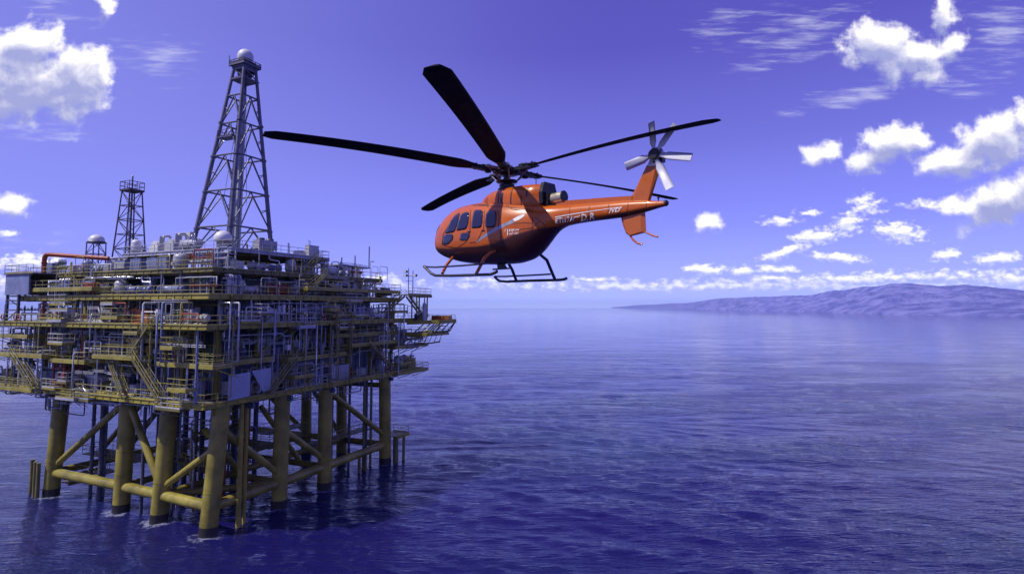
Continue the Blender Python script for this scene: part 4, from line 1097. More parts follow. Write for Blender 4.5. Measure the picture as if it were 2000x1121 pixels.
MB().rod((-1.5 + c.x, 1.5 + c.y, DH), (-1.5 + c.x, 1.5 + c.y, DH + 1.7), .05, 6).build('lightning_rod', M['dark'], dk)
rd = pthing('radome', 'white ball radome crowning the very top of the tall derrick', 'radome', DX + c.x, DY + c.y, Z6 - .2 + DH + 1.0)
MB().ball((0, 0, .80), 1.12, 24, 1.05, -.72).build('shell', M['radome'], rd); MB().lathe([(.8, 0), (.8, .14), (.7, .16)], (0, 0, 0), 20).build('base_ring', M['dark'], rd)

def lattice(root, hs, b0, b1, n, r, mat, girts=True):
    def P(i, z):
        h = b0 + (b1 - b0) * z / hs; s = ((-1, -1), (-1, 1), (1, 1), (1, -1))[i % 4]
        return Vector((s[0] * h, s[1] * h, z))
    for i in range(4): MB().rod(P(i, 0), P(i, hs), r, 8, r * .8).build('leg', M[mat], root)
    for i in range(4):
        for k in range(n):
            z0, z1 = hs * k / n, hs * (k + 1) / n
            m = MB().rod(P(i, z1), P(i + 1, z1), r * .6, 6)
            m.rod(*((P(i, z0), P(i + 1, z1)) if (k + i) % 2 else (P(i + 1, z0), P(i, z1))), r * .5, 6)
            m.build('lattice_bracing', M[mat], root)
lm = pthing('lattice_mast', 'slender four-legged lattice mast with railed top platform and aerial', 'mast', 10, 34.0, Z5)
lattice(lm, 13.6, 1.75, .95, 6, .12, 'lattice')
MB().box(-1.2, -1.2, 13.6, 1.2, 1.2, 13.72).build('top_platform', M['lattice'], lm)
rail_mb(MB(), [(-1.15, -1.15), (1.15, -1.15), (1.15, 1.15), (-1.15, 1.15), (-1.15, -1.15)], 13.72, 1.35, .05, 1.2).build('railing', M['lattice'], lm)
MB().rod((0, 0, 0), (0, 0, 16.0), .15, 8, .1).build('pole', M['lattice'], lm); MB().ball((0, 0, 16.05), .16, 10).build('beacon', M['lamp'], lm)
l = MB()
for s in (-.2, .2): l.rod((s - .8, -1.2, 0), (s - .5, -.7, 13.6), .03, 5)
for i in range(32): z = .4 + i * .41; l.rod((-1.0 + .3 * z / 13.6, -1.2 + .5 * z / 13.6, z), (-.6 + .3 * z / 13.6, -1.2 + .5 * z / 13.6, z), .02, 4)
l.build('ladder', M['lattice'], lm)
rt = pthing('radome_tower', 'squat dark lattice tower beside the red pipe, carrying a white dome', 'tower', 6, 35.4, Z5)
lattice(rt, 5.2, .95, .85, 3, .1, 'dark')
MB().lathe([(1.2, 5.2), (1.2, 5.34), (1.0, 5.34)], (0, 0, 0), 20).box(-1, -1, 5.1, 1, 1, 5.2).build('platform', M['dark'], rt)
rd2 = pthing('radome', 'white half-dome radome on the squat lattice tower near red pipe', 'radome', 6, 35.4, Z5 + 5.34)
MB().ball((0, 0, .12), 1.05, 22, .92, -.1).build('shell', M['radome'], rd2); MB().lathe([(1.1, 0), (1.1, .1), (1.0, .1)], (0, 0, 0), 20).build('base_ring', M['grey'], rd2)
rd3 = pthing('radome', 'pale dome on a short drum at the foot of the derrick', 'radome', 5.2, 7.3, Z6)
MB().lathe([(.75, 0), (.75, 1.25), (1.1, 1.3), (1.1, 1.4)], (0, 0, 0), 20).build('drum', M['grey'], rd3); MB().ball((0, 0, 1.6), 1.12, 22, .95, -.2).build('shell', M['radome'], rd3)

# red flare pipe on the top deck
fp = pthing('red_pipe', 'thick rust-red pipe bent over the sunlit end of the top deck', 'pipe', -.2, 36.2, Z5)
MB().tube([(0, 0, .1), (0, 0, 2.2), (.03, -.08, 2.6), (.1, -.3, 2.85), (.2, -.7, 2.9), (3.4, -8.8, 2.3)], .3, 14).build('pipe', M['red'], fp)
f = MB().rod((0, 0, .05), (0, 0, .15), .48, 14).rod((0, 0, 1.7), (0, 0, 1.8), .4, 14)
f.build('flange', M['red'], fp); MB().beam((1.3, -4.0, 0), (1.3, -4.0, 1.8), .2).build('support', M['yellow'], fp)

def storage_tank(label, a, b, z, r, h, mat, ribs=3):
    t = pthing('storage_tank', label, 'tank', a, b, z, 'storage tanks on the top deck')
    m = MB().lathe([(r, 0), (r, h), (r * .96, h + .06), (.02, h + .22)], (0, 0, 0), 28)
    for k in range(ribs): zz = h * (k + 1) / (ribs + 1); m.lathe([(r, zz), (r + .03, zz), (r + .03, zz + .07), (r, zz + .07)], (0, 0, 0), 28)
    m.build('shell', M[mat], t)
    q = MB().lathe([(r + .06, h - .06), (r + .06, h + .03), (r, h + .03)], (0, 0, 0), 28); q.build('rim', M['grey'], t)
    l = MB()
    for s in (-.2, .2): l.rod((s, -r - .12, 0), (s, -r - .12, h + .6), .03, 5)
    for i in range(int(h / .3)): l.rod((-.2, -r - .12, .2 + i * .3), (.2, -r - .12, .2 + i * .3), .02, 4)
    l.build('ladder', M['rail'], t)
    return t
storage_tank('big white storage tank on the top deck, right of the derrick', 20.8, 8.9, Z5, 1.6, 4.1, 'white')
storage_tank('short pale tank in front of the slender lattice mast', 4.5, 27.6, Z5, 1.25, 2.4, 'pale')
storage_tank('small white tank half hidden behind the big white tank', 23.4, 11.2, Z5, 1.0, 3.2, 'white')
# white module with flat roof at the shaded end of the top
rm = pthing('roof_module', 'pale module with overhanging roof at the shaded end of top deck', 'module', 25.6, 5.6, Z5)
MB().box(0, 0, 0, 4.6, 3.4, 1.9).build('body', M['blue'], rm)
MB().plate([(-1.2, -1.0, 2.15), (6.2, -1.0, 2.0), (6.2, 4.4, 2.0), (-1.2, 4.4, 2.15)], (0, 0, .22)).build('roof', M['tarp'], rm)
for k in range(4): MB().lathe([(.34, 0), (.34, 1.75), (.28, 1.9), (.02, 1.95)], (.3 + k * 1.1, -.5, .1), 14).build('cylinder', M['white'], rm)
for (x, y, h) in ((-.8, -.8, 1.2), (2.4, -.8, 1.7), (6.0, -.8, 3.6)): MB().rod((x, y, 2.2), (x, y, 2.2 + h), .09, 8).build('post', M['lattice'], rm)
MB().tube([(-.9, -.6, 2.5), (2, -.6, 2.6), (5.8, -.6, 2.45)], .07, 6).build('pipe', M['galv'], rm)
# white plant and upright plates between the lattice mast and the derrick
def plant(label, a, b, z, seed, mat):
    r = random.Random(seed)
    t = pthing('plant_unit', label, 'machinery', a, b, z, None)
    MB().box(-1.2, -.9, 0, 1.2, .9, 1.3).lathe([(.7, -1.1), (.72, -1), (.72, 1), (.7, 1.1)], (0, 0, 1.3), 18, 'x').build('body', M[mat], t)
    MB().plate([(-1.0, -.95, .2), (-.4, -.95, .2), (-.4, -.95, 2.3), (-.75, -.95, 2.7), (-1.0, -.95, 2.6)], (0, .12, 0)).build('fin_plate', M['pale'], t)
    MB().plate([(.7, -.95, .4), (1.15, -.95, .4), (1.15, -.95, 2.2), (.9, -.95, 2.3), (.7, -.95, 2.1)], (0, .12, 0)).build('fin_plate', M['grey'], t)
    MB().tube([(.2, 0, 1.8), (.2, 0, 2.6), (.3, 0, 2.8), (1.0, 0, 2.9), (1.2, 0, 2.7), (1.2, 0, 1.6)], .16, 10).build('duct', M['pale'], t)
plant('white machinery unit with upright plates at the mast side of the derrick', 6.4, 21.0, Z6, 3, 'white')
plant('pale grey machinery unit with upright plates next to the derrick', 5.6, 16.6, Z6, 4, 'pale')
plant('blue-grey machinery unit with upright plates behind the derrick foot', 17.4, 14.6, Z6, 6, 'blue')
gd = pthing('exhaust_duct', 'angular pale goose-neck exhaust duct beside the derrick foot', 'duct', 7.2, 18.6, Z6)
MB().beam((0, 0, 0), (0, 0, 2.9), .5, .5).box(-.25, -2.6, 2.75, .25, .25, 3.2).box(-.24, -2.55, 2.2, .24, -2.1, 2.75).build('duct', M['pale'], gd)
MB().box(-.4, -.4, 0, .4, .4, .1).box(-.3, -.3, 2.0, .3, .3, 2.1).build('flange', M['grey'], gd)
for (lab, a, b, z, W_, c_, k, sd) in [('pale cabinet on the derrick floor next to the big white tank', 18.6, 4.2, Z6, 2.4, 'pale', 'control_cabinet', 2),
                                    ('grey lying vessel along the sunlit edge of the derrick floor', 3.6, 12.5, Z6, 3.6, 'grey', 'horizontal_vessel', 3), ('white upright vessel at the sunlit corner of the derrick floor', 4.4, 22.6, Z6, 3, 'white', 'vertical_vessel', 4),
                                    ('grey louvred cooler on the derrick floor before the derrick legs', 9.5, 3.6, Z6, 3.4, 'grey', 'air_cooler', 5), 
                                    ('orange generator under the sunlit end of the upper walkway', -1.9, 13.2, Z3, 4.2, 'orange', 'generator', 8)]:
    equip(k, c_, a, b, z + .004, 0 if 'sunlit edge' not in lab and 'upper walkway' not in lab else -90, 2.7, W_, lab, sd)
# orange and red service frames
def service_frame(label, a, b, z, h, mat, turn=-90):
    t = pthing('service_frame', label, 'frame', a, b, z, 'rust-red service frames', turn)
    for x in (-1.1, 1.1):
        for y in (0, 1.2): MB().beam((x, y, 0), (x, y, h), .18).build('post', M[mat], t)
    m = MB()
    for z_ in [h * k / 4 for k in range(1, 5)]: m.beam((-1.1, 0, z_), (1.1, 0, z_), .12).beam((-1.1, 1.2, z_), (1.1, 1.2, z_), .12).beam((-1.1, 0, z_), (-1.1, 1.2, z_), .12)
    m.beam((-1.1, 0, 0), (1.1, 0, h * .5), .08).beam((1.1, 0, h * .5), (-1.1, 0, h), .08)
    m.build('crossbar', M[mat], t)
    MB().lathe([(.3, .1), (.35, .2), (.35, h * .7), (.2, h * .8), (.02, h * .82)], (.2, .6, 0), 14).rod((-.5, .6, .05), (-.5, .6, h), .12, 8).build('drum', M[mat], t)
service_frame('tall rust-red frame with a drum at the sunlit edge of the cellar deck', -2.9, 26, Z1, 3.7, 'red')
service_frame('low rust-red frame with a drum on the sunlit upper deck', -1.9, 22.5, Z4, 1.7, 'red')
# things on the loading platform
r7 = random.Random(3)
for i, (a, b, col, nm) in enumerate(((38.6, -6.6, 'red', 'rust-red crate nearest the tip of the loading platform'), (38.7, -5.3, 'orange', 'orange crate in the middle of the loading platform crates'), (38.8, -4.0, 'red', 'rust-red crate at the inner end of the loading platform crates'))):
    t = pthing('crate', nm, 'crate', a, b, 22.75, 'crates on the loading platform')
    MB().box(-.5, -.5, .08, .5, .5, .75).build('body', M[col], t); f_ = MB()
    for z_ in (.04, .42, .78): f_.beam((-.52, -.52, z_), (.52, -.52, z_), .07).beam((.52, -.52, z_), (.52, .52, z_), .07).beam((-.52, .52, z_), (.52, .52, z_), .07).beam((-.52, -.52, z_), (-.52, .52, z_), .07)
    f_.build('frame', M['yellow'], t)
t = pthing('tank_cylinder', 'slim pale upright cylinder with spike on the loading platform', 'tank', 36.2, -3.4, 22.7)
MB().lathe([(.36, 0), (.36, 2.6), (.3, 2.9), (.12, 3.1), (.1, 3.8), (.03, 4.4)], (0, 0, 0), 14).build('shell', M['pale'], t); MB().rod((-.05, .1, 2.2), (-1.6, 2.3, 2.5), .05, 6).rod((-1.6, 2.3, 2.5), (-1.6, 2.3, 1.0), .05, 6).build('arm', M['lattice'], t)
t = pthing('mooring_winch', 'dark mooring winch at the root of the loading platform', 'winch', 35.6, -2.6, 22.7)
MB().lathe([(.55, -.5), (.55, -.42), (.3, -.4), (.3, .4), (.55, .42), (.55, .5)], (0, 0, .75), 16, 'y').build('drum', M['dark'], t); MB().box(-.5, -.55, 0, .5, -.45, .9).box(-.5, .45, 0, .5, .55, .9).box(-.6, -.6, 0, .6, .6, .08).build('frame', M['olive'], t)
t = pthing('valve_tree', 'yellow-green valve stack behind the crates of the loading platform', 'valves', 37.5, -3.0, 22.7)
MB().rod((0, 0, 0), (0, 0, 1.6), .14, 10).rod((-.5, 0, .9), (.5, 0, .9), .12, 10).build('body', M['yellow'], t)
for x in (-.5, .5): MB().torus((x, 0, .9), .22, .04, 'x').rod((x, 0, .9), (x * .6, 0, .9), .03, 5).build('handwheel', M['green'], t)
# signal light mast over the far stairs
t = pthing('light_mast', 'twin-pole floodlight mast above the far end of the shaded face', 'light mast', 35.6, -1.4, 27.12)
for y in (0, .9): MB().rod((0, y, 0), (0, y, 4.6 if y else 4.2), .08, 8, .06).build('pole', M['lattice'], t)
MB().beam((0, -.4, 3.2), (0, 1.5, 3.2), .09).beam((0, 0, 2.4), (0, 1.4, 2.4), .07).build('crossarm', M['lattice'], t)
for (y, z_) in ((1.5, 4.0), (1.5, 3.35), (-.45, 3.3)):
    fl = MB().box(-.25, y - .3, z_ - .2, .22, y + .3, z_ + .2).build('floodlight', M['dark'], t); MB().box(-.3, y - .25, z_ - .16, -.252, y + .25, z_ + .16).build('lens', M['lamp'], fl)
# lifebuoys on the rails and floodlights on poles
lbs = [('s', 38.4, Z3, 'lifebuoy on the main deck rail under the blue cladding panel'), ('s', 35.3, Z3, 'lifebuoy on the main deck rail beside the panel frame leg'), ('s', 34.2, Z3, 'lifebuoy on the main deck rail, inner one of the sunlit pair'), ('d', 14, Z3, 'lifebuoy halfway along the shaded main deck rail'), ('d', 29, Z1, 'lifebuoy on the shaded cellar deck rail'), ('s', 12, Z1, 'lifebuoy on the sunlit cellar deck rail')]
for fc, s, z, lab in lbs:
    x, y = face_xy(fc, s, 2.62 if z == Z3 else 2.22)
    t = pthing('lifebuoy', 'red and white ' + lab, 'lifebuoy', x, y, z + .25, 'lifebuoys on the railings', 0 if fc == 'd' else -90)
    MB().torus((0, 0, .4), .32, .085, 'y', 18, 8).build('ring', M['red'], t); q = MB()
    for k in range(4):
        a_ = math.pi / 2 * k + .78; q.lathe([(.09, -.06), (.095, -.06), (.095, .06), (.09, .06)], (.32 * math.cos(a_), 0, .4 + .32 * math.sin(a_)), 8, 'z')
    q.build('band', M['white'], t)
fls = [(-3.45, 4, Z3, 'sunlit main deck rail near the corner'), (-3.45, 21, Z3, 'sunlit main deck rail at mid face'), (8, -1.55, Z3, 'shaded main deck rail near the corner'), (19.5, -1.55, Z3, 'shaded main deck rail at mid face'), (-2.25, 8, Z4, 'sunlit upper deck rail near the corner'), (-2.25, 29, Z4, 'sunlit upper deck rail at far end'), (11, -.15, Z4, 'shaded upper deck rail near the corner'), (24, -.15, Z4, 'shaded upper deck rail at far end'), (-.45, 5, Z5, 'sunlit top deck rail near the corner'), (6, 1.7, Z5, 'shaded top deck rail near the corner'), (28, 1.7, Z5, 'shaded top deck rail at far end'), (-3.15, 18, Z1, 'sunlit cellar deck rail'), (25, -1.15, Z1, 'shaded cellar deck rail')]
for a, b, z, lab in fls:
    t = pthing('deck_light', 'slim grey floodlight pole on the ' + lab, 'floodlight', a, b, z, 'floodlight poles along the deck edges', r7.uniform(0, 360))
    MB().rod((0, 0, 0), (0, 0, 2.7), .055, 6).tube([(0, 0, 2.7), (.05, 0, 2.85), (.25, 0, 2.95), (.5, 0, 2.95)], .04, 6).build('pole', M['grey'], t)
    MB().box(.4, -.16, 2.84, .75, .16, 2.96).build('lamp_head', M['dark'], t)
# ------------------------------------------------------------------ helicopter (x forward, y to port, z up; root under the rotor mast at eye height)
HD = 21.4
HC = at_depth(990, 600, HD); HC.z = EYE
HEAD = R(138)
HN = Vector((math.cos(HEAD), math.sin(HEAD), 0)); HP = Vector((-math.sin(HEAD), math.cos(HEAD), 0))
def hp(px, py, y=0.0):
    """where the line of sight through a point of the photograph meets the helicopter plane y = const (helicopter metres)"""
    d = ray(px, py)
    k = (y + HC.x * HP.x + HC.y * HP.y) / (d.x * HP.x + d.y * HP.y)
    return Vector(((d.x * k - HC.x) * HN.x + (k - HC.y) * HN.y, y, d.z * k))
heli = thing('helicopter', 'orange utility helicopter with five-bladed rotor hovering over the sea', 'helicopter', HC, HEAD)
hm_, ht, hb, ho_ = newmat('orange_gloss')
tcc = ht.new('ShaderNodeTexCoord').outputs['Object']
hx = ht.new('ShaderNodeSeparateXYZ', {0: tcc})
orange = ht.mix(ht.smooth(ht.noise(tcc, 1.3, 5, .6), .35, .7), (.48, .094, .002), (.56, .115, .003))
gmp = ht.new('ShaderNodeMapping', {'Vector': tcc, 'Scale': (.5, 2.0, 2.6)})
orange = ht.mix(ht.smooth(ht.noise(gmp.outputs[0], 1.6, 7, .68), .48, .78, 0, .38), orange, (.16, .035, .008))      # grime drawn back along the skin
KEEL_LINE = [(858, 484), (905, 487), (962, 484), (1000, 476), (1030, 462), (1060, 450), (1085, 444), (1160, 428), (1302, 398)]   # hull colour turns dark maroon below this line, with a soft edge
keel_pts = sorted((hp(px, py).x, hp(px, py).z) for px, py in KEEL_LINE)
lr = ht.new('ShaderNodeValToRGB', {0: ht.math('DIVIDE', ht.math('SUBTRACT', hx.outputs[0], keel_pts[0][0]), keel_pts[-1][0] - keel_pts[0][0])})
while len(lr.color_ramp.elements) < len(keel_pts): lr.color_ramp.elements.new(.5)
for e_, (x_, z_) in zip(lr.color_ramp.elements, keel_pts): e_.position = (x_ - keel_pts[0][0]) / (keel_pts[-1][0] - keel_pts[0][0]); e_.color = (z_ / 5,) * 3 + (1,)
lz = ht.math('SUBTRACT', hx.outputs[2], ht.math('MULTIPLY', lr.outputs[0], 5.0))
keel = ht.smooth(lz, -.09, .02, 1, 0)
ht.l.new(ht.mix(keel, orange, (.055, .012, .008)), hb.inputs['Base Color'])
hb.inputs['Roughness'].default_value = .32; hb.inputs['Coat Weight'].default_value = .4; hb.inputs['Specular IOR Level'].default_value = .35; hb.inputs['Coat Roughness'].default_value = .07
gm, gt, gb, go_ = newmat('tinted_glass')
gb.inputs['Base Color'].default_value = (.012, .014, .05, 1); gb.inputs['Roughness'].default_value = .06; gb.inputs['IOR'].default_value = 1.5; gb.inputs['Coat Weight'].default_value = .5
M.update({'hull': hm_, 'trim': paint('orange_trim', (.49, .108, .003), .34, 0, .12, 0, 1.5, coat=.35, streak=False), 'glass': gm,
          'black': paint('black_metal', (.022, .022, .03), .38, .3, .3, 0, 3), 'blade': paint('blade_composite', (.016, .017, .03), .7, 0, .25, 0, 1.5, streak=False),
          'tailblade': paint('pale_blade_paint', (.62, .62, .70), .4, 0, .15, 0, 2, streak=False), 'brass': paint('exhaust_steel', (.62, .56, .40), .32, .55, .35, .05, 3, streak=False),
          'stripe': paint('silver_grey_stripe', (.33, .34, .42), .35, .3, .15, 0, 3, streak=False), 'letter': paint('white_lettering', (.82, .8, .78), .4, 0, .05, 0, 3, streak=False), 'seam': paint('dark_seam_line', (.05, .012, .006), .6, 0, .1, 0, 3, streak=False),  # seam: dark lines of doors, panels and window seals
          'skid': paint('skid_paint', (.045, .04, .05), .4, .2, .3, 0, 3), 'titan': paint('hub_steel', (.30, .31, .36), .3, .8, .3, 0, 4)})
next(n for n in M['blade'].node_tree.nodes if n.type == 'BSDF_PRINCIPLED').inputs['Specular IOR Level'].default_value = .08
def hpart(name, mb, mat, par=None): return mb.build(name, M[mat], par or heli)
def interp(tab, x):
    if x <= tab[0][0]: return tab[0][1]
    for (x0, y0), (x1, y1) in zip(tab, tab[1:]):
        if x <= x1:
            return y0 + (y1 - y0) * (x - x0) / (x1 - x0)
    return tab[-1][1]
def spline(tab, x):
    """smooth monotone-ish cubic through a table"""
    n = len(tab)
    if x <= tab[0][0]: return tab[0][1]
    if x >= tab[-1][0]: return tab[-1][1]
    def slope(i):
        if i == 0: return (tab[1][1] - tab[0][1]) / (tab[1][0] - tab[0][0])
        if i == n - 1: return (tab[-1][1] - tab[-2][1]) / (tab[-1][0] - tab[-2][0])
        a = (tab[i][1] - tab[i - 1][1]) / (tab[i][0] - tab[i - 1][0]); b = (tab[i + 1][1] - tab[i][1]) / (tab[i + 1][0] - tab[i][0])
        return 0 if a * b < 0 else 2 * a * b / (a + b) if abs(a + b) > 1e-9 else 0
    for i in range(n - 1):
        x0, y0 = tab[i]; x1, y1 = tab[i + 1]
        if x0 <= x <= x1:
            h = x1 - x0; t = (x - x0) / h; m0, m1 = slope(i) * h, slope(i + 1) * h
            return (2 * t**3 - 3 * t**2 + 1) * y0 + (t**3 - 2 * t**2 + t) * m0 + (-2 * t**3 + 3 * t**2) * y1 + (t**3 - t**2) * m1
TOP = [(858, 468), (864, 455), (873, 438), (888, 419), (908, 406), (934, 399), (965, 395), (1000, 393), (1040, 395), (1070, 400), (1100, 402), (1150, 398), (1230, 392), (1302, 393)]
BOT = [(858, 486), (864, 495), (874, 502), (890, 508), (910, 513), (938, 516), (970, 517), (1005, 515), (1030, 509), (1048, 497), (1064, 479), (1078, 462), (1092, 449), (1112, 440), (1160, 432), (1215, 425), (1302, 402)]
WID = [(858, .16), (864, .42), (874, .62), (890, .77), (910, .87), (938, .93), (970, .95), (1005, .92), (1030, .84), (1048, .73), (1064, .60), (1078, .49), (1092, .41), (1112, .35), (1160, .29), (1215, .245), (1270, .17), (1302, .09)]
def table(tab): return sorted((hp(px, py).x, hp(px, py).z) for px, py in tab)
ZT, ZB = table(TOP), table(BOT)
WX = sorted((hp(px, 450).x, w) for px, w in WID)
X0, X1 = max(ZT[0][0], ZB[0][0]), min(ZT[-1][0], ZB[-1][0])
def section(x): return spline(ZT, x), spline(ZB, x), spline(WX, x)
def port_y(x, z):
    zt, zb, w = section(x)
    zc = zb + (zt - zb) * .46; p = 2.35
    h = (zt - zc) if z > zc else (zc - zb)
    q = min(.995, abs(z - zc) / h)
    return w * (1 - q ** p) ** (1 / p)
def loft(stations, secf, n=36, p=2.35):
    vs = []
    for x in stations:
        zt, zb, w = secf(x); zc = zb + (zt - zb) * .46
        for i in range(n):
            a = 2 * math.pi * i / n
            c, s = math.cos(a), math.sin(a)
            y = w * math.copysign(abs(c) ** (2 / p), c)
            z = zc + ((zt - zc) if s > 0 else (zc - zb)) * math.copysign(abs(s) ** (2 / p), s)
            vs.append((x, y, z))
    m = len(stations)
    fs = [(i * n + j, i * n + (j + 1) % n, (i + 1) * n + (j + 1) % n, (i + 1) * n + j) for i in range(m - 1) for j in range(n)]
    return vs, fs, n
xs = [X0 + (X1 - X0) * i / 90 for i in range(91)]
vs, fs, n = loft(xs, section)
m = MB().add(vs, fs, True)
zt, zb, w = section(X1)                                    # rounded nose and closed tail
cz = (zt + zb) / 2
vv = []; ff = []
prev = list(range(len(vs) - n, len(vs)))
for k in range(1, 7):
    t = k / 6; sc_ = math.sqrt(max(0, 1 - t * t)); 
    ring = [(X1 + .085 * t, v[1] * sc_, cz + (v[2] - cz) * sc_) for v in vs[-n:]]
    vv.append(ring)
allv = list(vs[-n:]) + [p for r_ in vv for p in r_]
ff = [(k * n + j, k * n + (j + 1) % n, (k + 1) * n + (j + 1) % n, (k + 1) * n + j) for k in range(6) for j in range(n)]
m.add(allv, ff, True)
m.add(vs[:n], [tuple(range(n))])
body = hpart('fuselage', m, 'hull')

def surf(px, py, off=.0):
    """point of the port side of the fuselage seen at this place in the photograph"""
    y = .5
    for _ in range(14):
        q = hp(px, py, y)
        zt, zb, w = section(max(X0, min(X1, q.x)))
        y = .5 * y + .5 * port_y(max(X0, min(X1, q.x)), q.z)
    q = hp(px, py, y)
    e = .02
    nx = -(port_y(min(X1, q.x + e), q.z) - port_y(max(X0, q.x - e), q.z)) / (2 * e)
    nz = -(port_y(q.x, q.z + e) - port_y(q.x, q.z - e)) / (2 * e)
    nx, nz = max(-2, min(2, nx)), max(-2, min(2, nz))
    return q + Vector((nx, 1, nz)).normalized() * off
def dense(poly, step=3.0, closed=True):
    out = []
    pts = poly + (poly[:1] if closed else [])
    for (x0, y0), (x1, y1) in zip(pts, pts[1:]):
        k = max(1, int(math.hypot(x1 - x0, y1 - y0) / step))
        out += [(x0 + (x1 - x0) * i / k, y0 + (y1 - y0) * i / k) for i in range(k)]
    if not closed: out.append(poly[-1])
    return out
def rounded(poly, rad=3.5):
    out = []
    n = len(poly)
    for i in range(n):
        a, b, c = Vector(poly[i - 1]), Vector(poly[i]), Vector(poly[(i + 1) % n])
        u, v = (a - b), (c - b)
        r_ = min(rad, u.length * .4, v.length * .4)
        p, q = b + u.normalized() * r_, b + v.normalized() * r_
        for t in (0, .33, .67, 1): out.append(tuple((1 - t)**2 * p + 2 * t * (1 - t) * b + t * t * q))
    return out
def patch(poly, off, rings=5):
    """patch lying on the fuselage side, with a thin edge"""
    poly = dense(poly)
    cx = sum(p[0] for p in poly) / len(poly); cy = sum(p[1] for p in poly) / len(poly)
    n = len(poly); vs = [tuple(surf(px, py, -.01)) for px, py in poly]
    for k in range(rings):
        s = 1 - k / rings
        vs += [tuple(surf(cx + (px - cx) * s, cy + (py - cy) * s, off)) for px, py in poly]
    vs.append(tuple(surf(cx, cy, off)))
    fs = [(k * n + j, k * n + (j + 1) % n, (k + 1) * n + (j + 1) % n, (k + 1) * n + j) for k in range(rings) for j in range(n)]
    fs += [(rings * n + j, rings * n + (j + 1) % n, len(vs) - 1) for j in range(n)]
    return vs, fs
def both(mb, vs, fs, smooth=True):
    mb.add(vs, fs, smooth)
    return MB().add([(v[0], -v[1], v[2]) for v in vs], [tuple(reversed(f)) for f in fs], smooth)
def cz_(pts): return [(820 + x / 3.867, 280 + y / 3.867) for x, y in pts]
WINS = [('window', [(302, 530), (264, 546), (226, 600), (192, 682), (262, 668), (284, 602)]), ('window', [(344, 520), (372, 526), (366, 600), (350, 646), (278, 660), (286, 608), (312, 538)]),
        ('window', [(418, 505), (466, 506), (475, 525), (470, 602), (460, 636), (394, 640), (393, 612), (404, 528)]), ('window', [(520, 512), (574, 510), (578, 560), (571, 616), (556, 634), (498, 634), (495, 596), (502, 535)]),
        ('chin_window', [(182, 692), (250, 684), (249, 728), (206, 768), (174, 764)]), ('lower_window', [(312, 678), (375, 676), (372, 712), (352, 736), (301, 734)])]
for nm, pl in WINS:
    pl = rounded(cz_(pl), 4)
    c = (sum(p[0] for p in pl) / len(pl), sum(p[1] for p in pl) / len(pl))
    seal = [(c[0] + (x - c[0]) * 1.07, c[1] + (y - c[1]) * 1.045) for x, y in pl]
    sv, sf = patch(seal, .004, 2)
    gv, gf = patch(pl, .008, 5)
    g = MB(); g2 = both(g, gv, gf); s = MB(); s2 = both(s, sv, sf)
    for gg, ss in ((g, s), (g2, s2)):
        w_ = hpart(nm, gg, 'glass'); hpart('seal', ss, 'seam', w_)
# front windscreen, wrapped round the nose
m = MB(); vs = []; NU, NV = 14, 10
za, zb_ = [], []
for i in range(NU + 1):
    for j in range(NV + 1):
        s = -1 + 2 * i / NU
        x = X1 + .04 - .60 * (j / NV) - .0
        zt, zb, w = section(min(X1, x)); zc = zb + (zt - zb) * .46
        a = math.pi / 2 - s * (1.02 - .10 * j / NV)
        c_, s_ = math.cos(a), math.sin(a)
        kx = math.sqrt(max(.05, 1 - ((x - X1) / .085) ** 2)) if x > X1 else 1
        y = w * math.copysign(abs(c_) ** (2 / 2.35), c_) * kx; z = zc + (zt - zc) * abs(s_) ** (2 / 2.35) * kx
        vs.append((x + .012, y * 1.012, z + .014))
fs = [(i * (NV + 1) + j, (i + 1) * (NV + 1) + j, (i + 1) * (NV + 1) + j + 1, i * (NV + 1) + j + 1) for i in range(NU) for j in range(NV)]
hpart('windscreen', m.add(vs, fs, True), 'glass')
# seams, stripe, doors
def ribbon(path, wpx, off):
    path = dense(path, 2.5, False); vs = []
    for i, (x, y) in enumerate(path):
        a, b = path[max(0, i - 1)], path[min(len(path) - 1, i + 1)]
        d = Vector((b[0] - a[0], b[1] - a[1])).normalized(); nrm = Vector((-d.y, d.x)) * wpx / 2
        for o_ in (nrm, -nrm): vs.append(tuple(surf(x + o_.x, y + o_.y, off)))
    return vs, [(2 * i, 2 * i + 1, 2 * i + 3, 2 * i + 2) for i in range(len(path) - 1)]
for path in ([(384, 505), (378, 660), (376, 700), (352, 742), (290, 786), (262, 790)], [(300, 525), (270, 545), (225, 608), (176, 690), (168, 770), (262, 790)], [(488, 508), (482, 640), (430, 745), (376, 752)], [(586, 506), (600, 560), (592, 640), (560, 650)],
             [(612, 652), (610, 740), (560, 742)], [(640, 610), (790, 600), (850, 605)], [(850, 560), (852, 660), (820, 740)], [(512, 455), (515, 492)], [(400, 470), (520, 462)]):
    sm_ = MB(); s2 = both(sm_, *ribbon(cz_(path), 1.2, .004)); hpart('door_seam', sm_, 'seam'); hpart('door_seam', s2, 'seam')
for px in (1112, 1150, 1188, 1226, 1262):                  # frames of the tail boom
    yt, yb = interp([(1100, 405), (1230, 396.5), (1300, 395)], px), interp([(1092, 445), (1160, 428), (1300, 401)], px)
    sm_ = MB(); s2 = both(sm_, *ribbon([(px + 1, yt), (px, (yt + yb) / 2), (px - 1, yb)], 1.1, .004)); hpart('panel_seam', sm_, 'seam'); hpart('panel_seam', s2, 'seam')
for path in ([(700, 660), (840, 640), (905, 590)], [(870, 560), (930, 600), (960, 650)], [(300, 790), (560, 775), (690, 770)], [(640, 455), (700, 500), (860, 520)], [(700, 680), (720, 790)], [(440, 470), (640, 478), (830, 505)]):
    sm_ = MB(); s2 = both(sm_, *ribbon(cz_(path), 1.1, .004)); hpart('panel_seam', sm_, 'seam'); hpart('panel_seam', s2, 'seam')
